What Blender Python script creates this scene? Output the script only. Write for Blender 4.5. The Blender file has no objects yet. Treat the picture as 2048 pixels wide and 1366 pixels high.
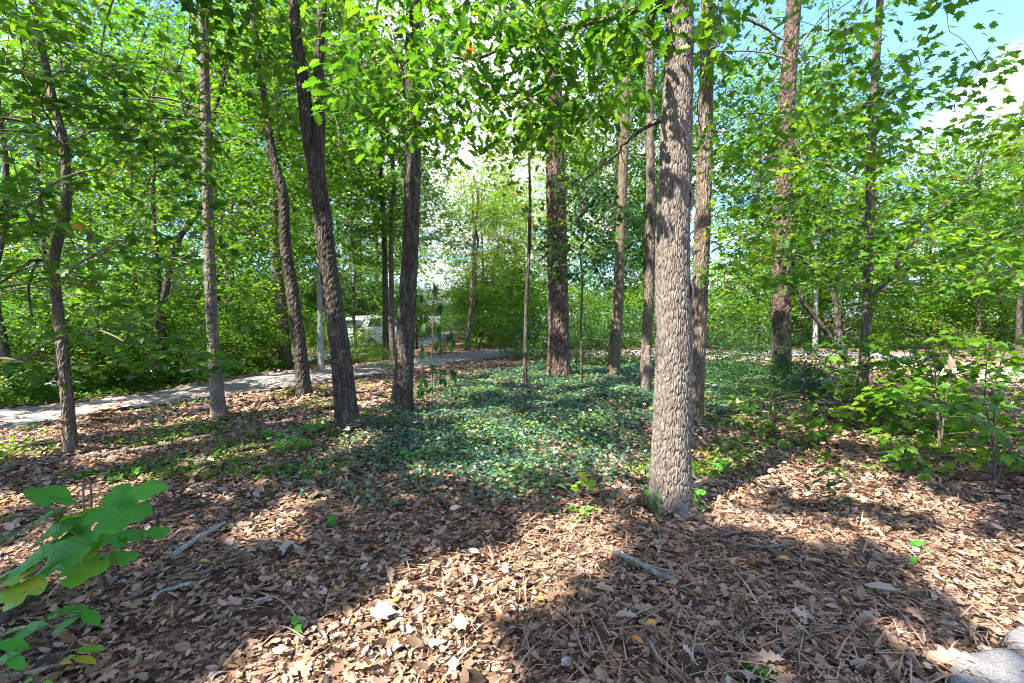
import bpy, math
import numpy as np
from mathutils import Matrix, Vector

R = math.radians
rng = np.random.default_rng(11)
sc = bpy.context.scene
COL = sc.collection

# ------------------------------------------------------------------ camera
H, PITCH, FPX = 1.6, R(-3.0), 910.2
cam_d = bpy.data.cameras.new('camera'); cam = bpy.data.objects.new('camera', cam_d); COL.objects.link(cam)
cam_d.sensor_width = 36; cam_d.lens = 16.0; cam_d.clip_end = 3000; cam_d.clip_start = 0.05
cam.location = (0, 0, H); cam.rotation_euler = (R(90) + PITCH, 0, 0)
sc.camera = cam

# ------------------------------------------------------------------ helpers: picture geometry
SP, CP = math.sin(PITCH), math.cos(PITCH)
def ray(px, py):
    x, y = (px - 1024) / FPX, (683 - py) / FPX
    return np.array([x, CP - y * SP, SP + y * CP])
# ------------------------------------------------------------------ light
SUN_EL, SUN_AZ = R(51), R(-128)
SUN = np.array([math.sin(SUN_AZ) * math.cos(SUN_EL), math.cos(SUN_AZ) * math.cos(SUN_EL), math.sin(SUN_EL)])
sun_d = bpy.data.lights.new('sun', 'SUN'); sun_o = bpy.data.objects.new('sun', sun_d); COL.objects.link(sun_o)
sun_d.energy = 4.6; sun_d.angle = R(0.53); sun_d.color = (1.0, 0.93, 0.845)
sun_o.rotation_euler = Vector(SUN).to_track_quat('Z', 'Y').to_euler()

world = bpy.data.worlds.new('World'); sc.world = world; world.use_nodes = True
wn, wl = world.node_tree.nodes, world.node_tree.links
wn.clear()
def wnode(t, **kw):
    n = wn.new(t)
    for k, v in kw.items(): setattr(n, k, v)
    return n
w_out = wnode('ShaderNodeOutputWorld'); w_bg = wnode('ShaderNodeBackground')
sky = wnode('ShaderNodeTexSky', sky_type='NISHITA', sun_disc=False, sun_elevation=SUN_EL, sun_rotation=SUN_AZ % (2 * math.pi))
sky.air_density = 1.0; sky.dust_density = 0.6; sky.ozone_density = 2.0
tc = wnode('ShaderNodeTexCoord'); sep = wnode('ShaderNodeSeparateXYZ')
zc = wnode('ShaderNodeMath', operation='MAXIMUM'); zc.inputs[1].default_value = 0.12
dv = wnode('ShaderNodeVectorMath', operation='DIVIDE'); cmb = wnode('ShaderNodeCombineXYZ')
cn = wnode('ShaderNodeTexNoise'); cn.inputs['Scale'].default_value = 0.95; cn.inputs['Detail'].default_value = 9; cn.inputs['Roughness'].default_value = 0.55
mp = wnode('ShaderNodeMapping'); mp.inputs['Location'].default_value = (1.3, 0.4, 0)
cr = wnode('ShaderNodeValToRGB'); cr.color_ramp.elements[0].position = 0.46; cr.color_ramp.elements[1].position = 0.60
cmix = wnode('ShaderNodeMix', data_type='RGBA'); cmix.inputs[7].default_value = (3.0, 3.1, 3.3, 1)
skt = wnode('ShaderNodeMix', data_type='RGBA', blend_type='MULTIPLY'); skt.inputs[0].default_value = 1.0; skt.inputs[7].default_value = (0.52, 0.66, 0.98, 1)
wl.new(tc.outputs['Generated'], sep.inputs[0]); wl.new(sep.outputs['Z'], zc.inputs[0])
for i in range(3): wl.new(zc.outputs[0], cmb.inputs[i])
wl.new(tc.outputs['Generated'], dv.inputs[0]); wl.new(cmb.outputs[0], dv.inputs[1])
wl.new(dv.outputs[0], mp.inputs['Vector']); wl.new(mp.outputs[0], cn.inputs['Vector'])
acc_ = cn.outputs['Fac']
for cdir, lo, gain in ((ray(975, 290), .93, .22), (ray(1960, 150), .955, .22), (ray(1760, 120), .95, -.30), (ray(300, 120), .93, -.10)):
    nd = wnode('ShaderNodeVectorMath', operation='DOT_PRODUCT'); nd.inputs[1].default_value = tuple(cdir / np.linalg.norm(cdir)); wl.new(tc.outputs['Generated'], nd.inputs[0])
    mr = wnode('ShaderNodeMapRange'); mr.inputs[1].default_value = lo; mr.inputs[2].default_value = 1.0; mr.inputs[4].default_value = gain; wl.new(nd.outputs['Value'], mr.inputs[0])
    ad_ = wnode('ShaderNodeMath', operation='ADD'); wl.new(acc_, ad_.inputs[0]); wl.new(mr.outputs[0], ad_.inputs[1]); acc_ = ad_.outputs[0]
wl.new(acc_, cr.inputs[0]); wl.new(cr.outputs[0], cmix.inputs[0])
wl.new(sky.outputs[0], skt.inputs[6]); wl.new(skt.outputs[2], cmix.inputs[6]); wl.new(cmix.outputs[2], w_bg.inputs['Color'])
w_bg.inputs['Strength'].default_value = 0.15
wl.new(w_bg.outputs[0], w_out.inputs[0])

sc.view_settings.view_transform = 'Standard'; sc.view_settings.look = 'None'
sc.view_settings.gamma = 1.0; sc.view_settings.exposure = 2.4
sc.render.engine = 'CYCLES'
cy = sc.cycles
cy.max_bounces = 8; cy.diffuse_bounces = 4; cy.glossy_bounces = 2; cy.transmission_bounces = 4; cy.transparent_max_bounces = 4
cy.caustics_reflective = False; cy.caustics_refractive = False
cy.sample_clamp_indirect = 8.0
cy.use_denoising = True; cy.pixel_filter_type = 'BLACKMAN_HARRIS'; cy.filter_width = 0.95
cy.use_adaptive_sampling = True; cy.adaptive_threshold = 0.02

def P(px, py, Y):                      # the point at distance Y ahead, seen at px, py
    d = ray(px, py); return np.array([0, 0, H]) + d * (Y / d[1])
def G(px, py, z=0.0):                  # the point of the ground seen at px, py
    d = ray(px, py); return np.array([0, 0, H]) + d * ((z - H) / d[2])
def project(p):                        # arrays of points -> px, py, depth
    q = p - np.array([0, 0, H])
    dep = q[:, 1] * CP + q[:, 2] * SP
    up = -q[:, 1] * SP + q[:, 2] * CP
    dd = np.maximum(dep, 1e-3)
    return 1024 + FPX * q[:, 0] / dd, 683 - FPX * up / dd, dep
def gz(x, y):                          # height of the ground
    x = np.asarray(x, float); y = np.asarray(y, float)
    return 0.025 * np.sin(x * 0.9 + 0.6 * y) + 0.02 * np.sin(1.7 * y - 0.8 * x + 1) + 0.012 * np.sin(3.1 * x + 2.3 * y)
def onground(p): p = np.array(p, float); p[2] = gz(p[0], p[1]); return p

# ------------------------------------------------------------------ helpers: meshes
def mesh(name, V, T, tone=None, smooth=False):
    V = np.ascontiguousarray(V, np.float32); T = np.ascontiguousarray(T, np.int32)
    me = bpy.data.meshes.new(name)
    me.vertices.add(len(V)); me.vertices.foreach_set('co', V.ravel())
    me.loops.add(T.size); me.loops.foreach_set('vertex_index', T.ravel())
    me.polygons.add(len(T)); me.polygons.foreach_set('loop_start', np.arange(0, T.size, T.shape[1], dtype=np.int32))
    me.polygons.foreach_set('loop_total', np.full(len(T), T.shape[1], np.int32))
    if smooth: me.polygons.foreach_set('use_smooth', np.ones(len(T), bool))
    if tone is not None:
        a = me.attributes.new('tone', 'FLOAT', 'POINT'); a.data.foreach_set('value', np.ascontiguousarray(tone, np.float32))
    me.update(); me.validate(verbose=False) if False else None
    return me
def obj(name, me, mat=None, parent=None, loc=(0, 0, 0), kind=None):
    o = bpy.data.objects.new(name, me)
    if mat is not None and not me.materials: me.materials.append(mat)
    o.location = loc; COL.objects.link(o)
    if parent is not None: o.parent = parent
    if kind: o['kind'] = kind
    return o
def tag(o, label, cat, group=None):
    o['label'] = label; o['category'] = cat
    if group: o['group'] = group
    return o
def thing(name, label, cat, loc, group=None):
    o = bpy.data.objects.new(name, None); COL.objects.link(o); o.location = tuple(loc); o.empty_display_size = 0.1
    return tag(o, label, cat, group)
class Acc:                             # collects vertex / triangle arrays
    def __init__(s): s.V, s.T, s.t, s.n = [], [], [], 0
    def add(s, V, T, tone=0.5):
        s.V.append(np.asarray(V, float)); s.T.append(np.asarray(T) + s.n); s.n += len(V)
        s.t.append(np.full(len(V), tone) if np.isscalar(tone) else np.asarray(tone)); return s
    def mesh(s, name, off=(0, 0, 0), smooth=False):
        return mesh(name, np.concatenate(s.V) - np.asarray(off), np.concatenate(s.T), np.concatenate(s.t), smooth)
def norm(a): return a / np.maximum(np.linalg.norm(a, axis=-1, keepdims=True), 1e-9)
def resample(pts, n, rad=None):
    pts = np.asarray(pts, float); k = len(pts)
    e = np.vstack([2 * pts[0] - pts[1], pts, 2 * pts[-1] - pts[-2]])
    L = np.r_[0, np.cumsum(np.linalg.norm(np.diff(pts, axis=0), axis=1))]; s = np.linspace(0, L[-1], n)
    i = np.clip(np.searchsorted(L, s, side='right') - 1, 0, k - 2); u = ((s - L[i]) / (L[i + 1] - L[i]))[:, None]
    a, b, c, d = e[i], e[i + 1], e[i + 2], e[i + 3]
    q = 0.5 * (2 * b + (c - a) * u + (2 * a - 5 * b + 4 * c - d) * u ** 2 + (3 * b - a - 3 * c + d) * u ** 3)
    if rad is None: return q
    return q, np.interp(s, L, rad)
def tube(path, rad, seg=8, disp=None, cap=True):
    path = np.asarray(path, float); n = len(path); rad = np.broadcast_to(np.asarray(rad, float), (n,))
    t = norm(np.gradient(path, axis=0)); m = np.abs(t.mean(0)); ref = np.eye(3)[int(np.argmin(m))]
    ex = norm(np.cross(ref, t)); ey = np.cross(t, ex)
    th = np.linspace(0, 2 * np.pi, seg, endpoint=False)
    r = rad[:, None] * np.ones(seg)
    if disp is not None: r = r + disp
    V = path[:, None] + r[..., None] * (np.cos(th)[None, :, None] * ex[:, None] + np.sin(th)[None, :, None] * ey[:, None])
    i, j = np.meshgrid(np.arange(n - 1), np.arange(seg), indexing='ij'); a = i * seg + j; b = i * seg + (j + 1) % seg
    T = np.concatenate([np.stack([a, b, b + seg], -1).reshape(-1, 3), np.stack([a, b + seg, a + seg], -1).reshape(-1, 3)])
    V = V.reshape(-1, 3)
    if cap:
        c0, c1 = len(V), len(V) + 1; V = np.vstack([V, path[0], path[-1]]); k = np.arange(seg)
        T = np.vstack([T, np.stack([np.full(seg, c0), (k + 1) % seg, k], -1), np.stack([np.full(seg, c1), (n - 1) * seg + k, (n - 1) * seg + (k + 1) % seg], -1)])
    return V, T
def hsh(i, j, s): return np.modf(np.abs(np.sin(i * 127.1 + j * 311.7 + s * 74.7) * 43758.5453))[0]
def worley(u, v, nu, seed=0):
    iu, iv = np.floor(u), np.floor(v); f1 = np.full(u.shape, 9.0); f2 = f1.copy()
    for a in (-1, 0, 1):
        for b in (-1, 0, 1):
            cu, cv = iu + a, iv + b; w = np.mod(cu, nu)
            d = np.hypot(cu + 0.15 + 0.7 * hsh(w, cv, seed) - u, cv + 0.15 + 0.7 * hsh(w, cv, seed + 5) - v)
            f2 = np.where(d < f1, f1, np.minimum(f2, d)); f1 = np.minimum(f1, d)
    return f1, f2
def box(cx, cy, cz, sx, sy, sz):
    V = np.array([[x, y, z] for x in (-.5, .5) for y in (-.5, .5) for z in (-.5, .5)]) * (sx, sy, sz) + (cx, cy, cz)
    T = np.array([[0, 1, 3], [0, 3, 2], [4, 6, 7], [4, 7, 5], [0, 4, 5], [0, 5, 1], [2, 3, 7], [2, 7, 6], [0, 2, 6], [0, 6, 4], [1, 5, 7], [1, 7, 3]])
    return V, T

# ------------------------------------------------------------------ materials
class NT:
    def __init__(s, name):
        s.m = bpy.data.materials.new(name); s.m.use_nodes = True; s.t = s.m.node_tree; s.n = s.t.nodes; s.n.clear()
        s.out = s.n.new('ShaderNodeOutputMaterial')
    def N(s, t, ins=None, **kw):
        x = s.n.new(t)
        for k, v in kw.items(): setattr(x, k, v)
        for k, v in (ins or {}).items():
            if hasattr(v, 'links'): s.t.links.new(v, x.inputs[k])
            else: x.inputs[k].default_value = v
        return x
    def ramp(s, fac, stops, interp='LINEAR'):
        x = s.n.new('ShaderNodeValToRGB'); e = x.color_ramp.elements; x.color_ramp.interpolation = interp
        while len(e) < len(stops): e.new(0.5)
        for k, (p, c) in enumerate(stops): e[k].position = p; e[k].color = (*c, 1)
        s.t.links.new(fac, x.inputs[0]); return x.outputs[0]
    def link(s, a, b): s.t.links.new(a, b)
def leaf_mat(name, stops, trans=0.5, tint=(1.8, 1.7, 0.7), rough=0.42, spec=0.4):
    t = NT(name)
    at = t.N('ShaderNodeAttribute', attribute_name='tone')
    c = t.ramp(at.outputs['Fac'], stops)
    b = t.N('ShaderNodeBsdfPrincipled', {'Base Color': c, 'Roughness': rough, 'Specular IOR Level': spec})
    mx = t.N('ShaderNodeMix', {0: 1.0, 6: c, 7: (*tint, 1)}, data_type='RGBA', blend_type='MULTIPLY')
    tr = t.N('ShaderNodeBsdfTranslucent', {'Color': mx.outputs[2]})
    s = t.N('ShaderNodeMixShader', {0: trans, 1: b.outputs[0], 2: tr.outputs[0]})
    t.link(s.outputs[0], t.out.inputs[0]); return t.m
GREEN = [(0, (.028, .085, .010)), (.45, (.055, .150, .014)), (.8, (.095, .205, .018)), (.93, (.170, .240, .020)), (1, (.34, .20, .02))]
YGREEN = [(0, (.030, .095, .009)), (.45, (.062, .165, .012)), (.78, (.110, .220, .015)), (.92, (.20, .26, .020)), (1, (.40, .18, .02))]
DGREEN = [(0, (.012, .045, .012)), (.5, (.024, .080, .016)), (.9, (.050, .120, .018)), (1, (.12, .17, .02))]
M = {}
M['leaf'] = leaf_mat('leaf_green', GREEN)
M['leaf_yellow'] = leaf_mat('leaf_yellow_green', YGREEN)
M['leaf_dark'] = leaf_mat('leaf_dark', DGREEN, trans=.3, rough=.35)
M['leaf_autumn'] = leaf_mat('leaf_autumn', [(0, (.07, .16, .02)), (.4, (.15, .22, .025)), (.8, (.30, .27, .04)), (1, (.40, .16, .04))])
M['oak_leaf'] = leaf_mat('oak_leaf', [(0, (.035, .105, .010)), (.5, (.065, .170, .014)), (.93, (.12, .24, .018)), (.97, (.30, .11, .025)), (1, (.30, .11, .03))], trans=.5)
M['seedling_leaf'] = leaf_mat('seedling_leaf', [(0, (.04, .20, .025)), (.6, (.075, .29, .03)), (.85, (.17, .33, .025)), (1, (.45, .30, .03))], trans=.4, rough=.5, spec=.3)
M['ivy'] = leaf_mat('ground_cover_leaf', [(0, (.020, .062, .045)), (.35, (.038, .105, .068)), (.62, (.070, .155, .055)), (1, (.19, .28, .04))], trans=.25, rough=.36, spec=.7)
M['dry_leaf'] = leaf_mat('dry_leaf', [(0, (.022, .013, .008)), (.16, (.085, .046, .024)), (.28, (.16, .11, .068)), (.42, (.25, .143, .088)), (.56, (.35, .213, .142)), (.66, (.28, .205, .15)), (.78, (.45, .285, .195)), (.87, (.33, .265, .21)), (.92, (.38, .32, .27)), (.96, (.42, .16, .05)), (1, (.5, .28, .06))], trans=.12, tint=(1.1, .9, .7), rough=.6, spec=.25)
M['needle'] = leaf_mat('pine_needle', [(0, (.03, .07, .02)), (1, (.08, .13, .03))], trans=.2)

def bark_mat(name, c0, c1, c2, scale=9.0, stretch=5.0, bump=0.02, patch=None, patch_amt=.55, bands=None):
    t = NT(name)
    tc_ = t.N('ShaderNodeTexCoord')
    mp_ = t.N('ShaderNodeMapping', {'Vector': tc_.outputs['Object'], 'Scale': (scale, scale, scale / stretch)})
    n1 = t.N('ShaderNodeTexNoise', {'Vector': mp_.outputs[0], 'Scale': 1.6, 'Detail': 6, 'Roughness': .65})
    v = t.N('ShaderNodeTexVoronoi', {'Vector': mp_.outputs[0], 'Scale': 2.2}, feature='DISTANCE_TO_EDGE')
    n2 = t.N('ShaderNodeTexNoise', {'Vector': tc_.outputs['Object'], 'Scale': 1.1, 'Detail': 4, 'Roughness': .6})
    c = t.ramp(n1.outputs['Fac'], [(.28, c0), (.5, c1), (.72, c2)])
    if patch is not None:
        f = t.N('ShaderNodeMapRange', {0: n2.outputs['Fac'], 1: patch_amt, 2: patch_amt + .1})
        c = t.N('ShaderNodeMix', {0: f.outputs[0], 6: c, 7: (*patch, 1)}, data_type='RGBA').outputs[2]
    if bands is not None:
        mb = t.N('ShaderNodeMapping', {'Vector': tc_.outputs['Object'], 'Scale': (2.2, 2.2, 16)})
        nb = t.N('ShaderNodeTexNoise', {'Vector': mb.outputs[0], 'Scale': 1.0, 'Detail': 4, 'Roughness': .6})
        f = t.N('ShaderNodeMapRange', {0: nb.outputs['Fac'], 1: .58, 2: .66})
        c = t.N('ShaderNodeMix', {0: f.outputs[0], 6: c, 7: (*bands, 1)}, data_type='RGBA').outputs[2]
    h = t.N('ShaderNodeMapRange', {0: v.outputs['Distance'], 1: 0.0, 2: .25})
    hh = t.N('ShaderNodeMath', {0: h.outputs[0], 1: n1.outputs['Fac']}, operation='ADD')
    bp = t.N('ShaderNodeBump', {'Height': hh.outputs[0], 'Distance': bump, 'Strength': .9})
    b = t.N('ShaderNodeBsdfPrincipled', {'Base Color': c, 'Roughness': .9, 'Specular IOR Level': .2, 'Normal': bp.outputs[0]})
    t.link(b.outputs[0], t.out.inputs[0]); return t.m
M['bark_oak'] = bark_mat('bark_grey_oak', (.08, .063, .047), (.16, .134, .105), (.26, .228, .19), 26, 5, .008, (.23, .21, .175), .57)
M['bark_dark'] = bark_mat('bark_dark', (.025, .02, .015), (.065, .053, .04), (.15, .13, .10), 12, 5, .02, (.16, .155, .12), .62)
M['bark_grey'] = bark_mat('bark_grey_brown', (.05, .038, .027), (.115, .09, .066), (.22, .18, .14), 12, 5, .018, (.24, .21, .17), .6)
M['bark_pale'] = bark_mat('bark_pale_smooth', (.065, .056, .042), (.12, .104, .08), (.19, .17, .135), 6, 1.5, .010, (.085, .078, .055), .58, bands=(.045, .038, .03))
M['bark_pine'] = bark_mat('bark_red_pine', (.042, .028, .020), (.105, .072, .053), (.22, .165, .13), 9, 3.5, .03, (.20, .155, .125), .62)
M['bark_flaky'] = bark_mat('bark_flaky', (.07, .05, .034), (.15, .115, .08), (.28, .235, .185), 11, 6, .03, (.38, .33, .28), .62)
M['bark_olive'] = bark_mat('bark_olive', (.055, .043, .026), (.105, .083, .05), (.18, .145, .095), 10, 5, .01, (.19, .15, .10), .6)
M['bark_white'] = bark_mat('bark_pale_far', (.14, .13, .12), (.24, .23, .215), (.34, .33, .31), 8, 3, .01)
M['twig'] = bark_mat('twig_bark', (.06, .045, .032), (.12, .09, .065), (.22, .18, .14), 14, 2, .004)
M['dead_wood'] = bark_mat('dead_wood', (.06, .046, .035), (.14, .11, .085), (.25, .205, .17), 10, 1, .01, (.08, .095, .045), .6)
M['lichen_wood'] = bark_mat('lichen_wood', (.10, .09, .07), (.22, .245, .21), (.33, .37, .33), 16, 1, .006, (.10, .085, .06), .56)
def simple_mat(name, c0, c1, scale=8, rough=.8, bump=.004, spec=.3, detail=8, coat=0):
    t = NT(name); tc_ = t.N('ShaderNodeTexCoord')
    n = t.N('ShaderNodeTexNoise', {'Vector': tc_.outputs['Object'], 'Scale': scale, 'Detail': detail, 'Roughness': .65})
    c = t.ramp(n.outputs['Fac'], [(.3, c0), (.7, c1)])
    bp = t.N('ShaderNodeBump', {'Height': n.outputs['Fac'], 'Distance': bump})
    b = t.N('ShaderNodeBsdfPrincipled', {'Base Color': c, 'Roughness': rough, 'Specular IOR Level': spec, 'Normal': bp.outputs[0], 'Coat Weight': coat})
    t.link(b.outputs[0], t.out.inputs[0]); return t.m

# ------------------------------------------------------------------ setting: forest floor, drives, road
t = NT('forest_floor')
tc_ = t.N('ShaderNodeTexCoord')
v1 = t.N('ShaderNodeTexVoronoi', {'Vector': tc_.outputs['Object'], 'Scale': 13.0})
nz = t.N('ShaderNodeTexNoise', {'Vector': tc_.outputs['Object'], 'Scale': .55, 'Detail': 6})
n3 = t.N('ShaderNodeTexNoise', {'Vector': tc_.outputs['Object'], 'Scale': 24, 'Detail': 5})
sp_ = t.N('ShaderNodeSeparateColor', {0: v1.outputs['Color']})
ad = t.N('ShaderNodeMath', {0: sp_.outputs[0], 1: n3.outputs['Fac']}, operation='MULTIPLY')
cc = t.ramp(ad.outputs[0], [(.05, (.06, .035, .022)), (.3, (.17, .10, .06)), (.6, (.30, .19, .12)), (.85, (.38, .28, .20))])
gf = t.N('ShaderNodeMapRange', {0: nz.outputs['Fac'], 1: .56, 2: .66})
cg = t.ramp(n3.outputs['Fac'], [(.3, (.03, .06, .015)), (.7, (.10, .15, .03))])
gm = t.N('ShaderNodeMath', {0: gf.outputs[0], 1: .45}, operation='MULTIPLY')
cm = t.N('ShaderNodeMix', {0: gm.outputs[0], 6: cc, 7: cg}, data_type='RGBA')
bp = t.N('ShaderNodeBump', {'Height': ad.outputs[0], 'Distance': .04})
b = t.N('ShaderNodeBsdfPrincipled', {'Base Color': cm.outputs[2], 'Roughness': .9, 'Specular IOR Level': .15, 'Normal': bp.outputs[0]})
t.link(b.outputs[0], t.out.inputs[0]); M['floor'] = t.m

def axis(lo, hi, core_lo, core_hi, step, grow):
    a = list(np.arange(core_lo, core_hi + 1e-6, step)); s = step
    while a[-1] < hi: s *= grow; a.append(a[-1] + s)
    s = step
    while a[0] > lo: s *= grow; a.insert(0, a[0] - s)
    return np.array(a)
xs = axis(-900, 900, -12, 14, .3, 1.18); ys = axis(-60, 1500, -2, 24, .3, 1.18)
X, Yg = np.meshgrid(xs, ys); near = np.exp(-np.maximum(np.hypot(X, Yg - 8) - 30, 0) / 20)
V = np.stack([X, Yg, gz(X, Yg) * near], -1).reshape(-1, 3); w = len(xs)
i, j = np.meshgrid(np.arange(len(ys) - 1), np.arange(w - 1), indexing='ij'); a = (i * w + j).ravel()
floor = obj('forest_floor', mesh('forest_floor', V, np.vstack([np.stack([a, a + 1, a + w + 1], -1), np.stack([a, a + w + 1, a + w], -1)]), smooth=True), M['floor'], kind='structure')

def strip(name, near_pts, far_pts, mat, lift=.02, n=60, m=8, ragged=.0):
    A, B = resample(near_pts, n), resample(far_pts, n)
    A[:, :2] += rng.normal(0, ragged, (n, 2)); B[:, :2] += rng.normal(0, ragged, (n, 2))
    u = np.linspace(0, 1, m)[None, :, None]; S = A[:, None] * (1 - u) + B[:, None] * u
    S[..., 2] = gz(S[..., 0], S[..., 1]) + lift + .02 * np.sin(np.pi * u[..., 0])
    i, j = np.meshgrid(np.arange(n - 1), np.arange(m - 1), indexing='ij'); a = (i * m + j).ravel()
    return obj(name, mesh(name, S.reshape(-1, 3), np.vstack([np.stack([a, a + 1, a + m + 1], -1), np.stack([a, a + m + 1, a + m], -1)]), smooth=True), mat, kind='structure')
M['gravel'] = simple_mat('gravel_drive', (.13, .12, .113), (.25, .235, .225), 60, .95, .01, .1)
M['asphalt'] = simple_mat('street_asphalt', (.13, .135, .14), (.21, .215, .22), 40, .9, .004, .2)
M['clearing'] = simple_mat('leaf_strewn_clearing', (.28, .20, .13), (.46, .38, .26), 9, .95, .03, .1)
DR_N = [(-14, 2.3, 0)] + [G(*p)[:3] for p in ((0, 858), (200, 826), (400, 801), (560, 780), (700, 758), (860, 733), (1000, 716), (1075, 712))] + [(3.5, 19.0, 0), (8, 19.2, 0), (16, 17.0, 0)]
DR_F = [(-14.8, 3.6, 0)] + [G(*p)[:3] for p in ((0, 822), (200, 797), (400, 769), (560, 748), (700, 732), (860, 712), (985, 700), (1075, 697))] + [(3.8, 22.2, 0), (9, 22.4, 0), (17.5, 20.0, 0)]
driveway = strip('driveway', DR_N, DR_F, M['gravel'], ragged=.05)
RD_N = [(-24, 7.0, 0), G(0, 785), G(200, 766), G(380, 748), G(560, 728), G(700, 712), G(800, 702), (-4.5, 34, 0), (-3, 60, 0)]
RD_F = [(-25, 9.4, 0), G(0, 768), G(200, 751), G(380, 735), G(560, 716), G(700, 699), G(790, 690), (-8, 36, 0), (-6.5, 60, 0)]
road = strip('road', RD_N, RD_F, M['asphalt'], ragged=.02)
CL_N = [G(1405, 716), G(1520, 726), G(1700, 740), G(1880, 752), G(2060, 768), (20, 14, 0)]
CL_F = [(6.2, 18.7, 0), (8.5, 18.9, 0), (11.5, 18.2, 0), (14, 17.4, 0), (17, 16.4, 0), (22, 15.4, 0)]
clearing = strip('clearing', CL_N, CL_F, M['clearing'], ragged=.08, lift=.012)

def inpoly(x, y, poly):
    c = np.zeros(x.shape, bool); n = len(poly)
    for k in range(n):
        x0, y0 = poly[k][:2]; x1, y1 = poly[(k + 1) % n][:2]
        c ^= ((y0 > y) != (y1 > y)) & (x < (x1 - x0) * (y - y0) / (y1 - y0 + 1e-12) + x0)
    return c
DRIVE = list(DR_N) + list(DR_F)[::-1]; ROAD = list(RD_N) + list(RD_F)[::-1]

# ------------------------------------------------------------------ leaf templates (base at origin, tip +Y, face +Z, length 1)
def tpl(half, centre=.35, fold=.15, droop=.2, curl=0.0, tip=None):
    half = np.array(half, float)
    L = half[1:-1] if abs(half[0, 0]) < 1e-6 and abs(half[-1, 0]) < 1e-6 else half[1:]
    ring = np.vstack([half[:1], L, half[-1:] if tip is None else [tip], (L * (-1, 1))[::-1]])
    V = np.vstack([[0, centre], ring]); n = len(ring)
    z = fold * np.abs(V[:, 0]) - droop * V[:, 1] ** 2 + curl * V[:, 0] ** 2 * np.sign(V[:, 1] - .4)
    T = np.array([[0, 1 + k, 1 + (k + 1) % n] for k in range(n)])
    return np.column_stack([V, z]), T
def strip_tpl(sec, fold=.15, droop=.2, bend=0.0):
    V, T = [], []
    for k, (y, h) in enumerate(sec):
        for x in (-h, 0, h): V.append((x, y, fold * abs(x) - droop * y * y + bend * (y - .5) ** 2))
    for k in range(len(sec) - 1):
        a = 3 * k
        for q in (0, 1): T += [[a + q, a + q + 1, a + q + 4], [a + q, a + q + 4, a + q + 3]]
    return np.array(V), np.array(T)
OAK = strip_tpl([(0, .015), (.10, .04), (.20, .17), (.27, .09), (.42, .27), (.50, .12), (.64, .32), (.74, .16), (.86, .22), (.95, .12), (1, .02)], .28, .30)
OAKLO = strip_tpl([(0, .02), (.22, .17), (.30, .10), (.46, .29), (.54, .13), (.74, .30), (1, .03)], .2, .15, .25)
MAPLE = tpl([(0, 0), (.20, -.07), (.19, .08), (.52, .24), (.37, .36), (.46, .66), (.26, .58), (.16, .74), (0, 1)], .3)
MAPLELO = tpl([(0, 0), (.30, -.03), (.50, .40), (.22, .48), (0, 1)], .3)
OVAL = strip_tpl([(0, .02), (.25, .20), (.55, .25), (.82, .15), (1, .01)], .2, .2)
DIAM = (np.array([[0, 0, 0], [.30, .45, .08], [0, 1, -.12], [-.30, .45, .08]]), np.array([[0, 1, 2], [0, 2, 3]]))
TULIP = tpl([(0, 0), (.10, -.06), (.34, -.02), (.50, .16), (.42, .36), (.55, .50), (.40, .80), (.14, .82), (0, .76)], .36, .06, .22)
CURL1 = strip_tpl([(0, .02), (.25, .22), (.6, .25), (.85, .13), (1, .02)], .45, .0, .45)
CURL2 = strip_tpl([(0, .03), (.3, .24), (.7, .2), (1, .03)], -.35, .08, -.4)
FRAG = (np.array([[-.3, 0, .1], [.25, .05, -.02], [.32, .6, .12], [-.2, .7, -.04]]), np.array([[0, 1, 2], [0, 2, 3]]))
SLIV = (np.array([[-.02, 0, 0], [.02, 0, 0], [.018, .5, .06], [-.018, .5, .06], [0, 1, 0]]), np.array([[0, 1, 2], [0, 2, 3], [3, 2, 4]]))

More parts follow.
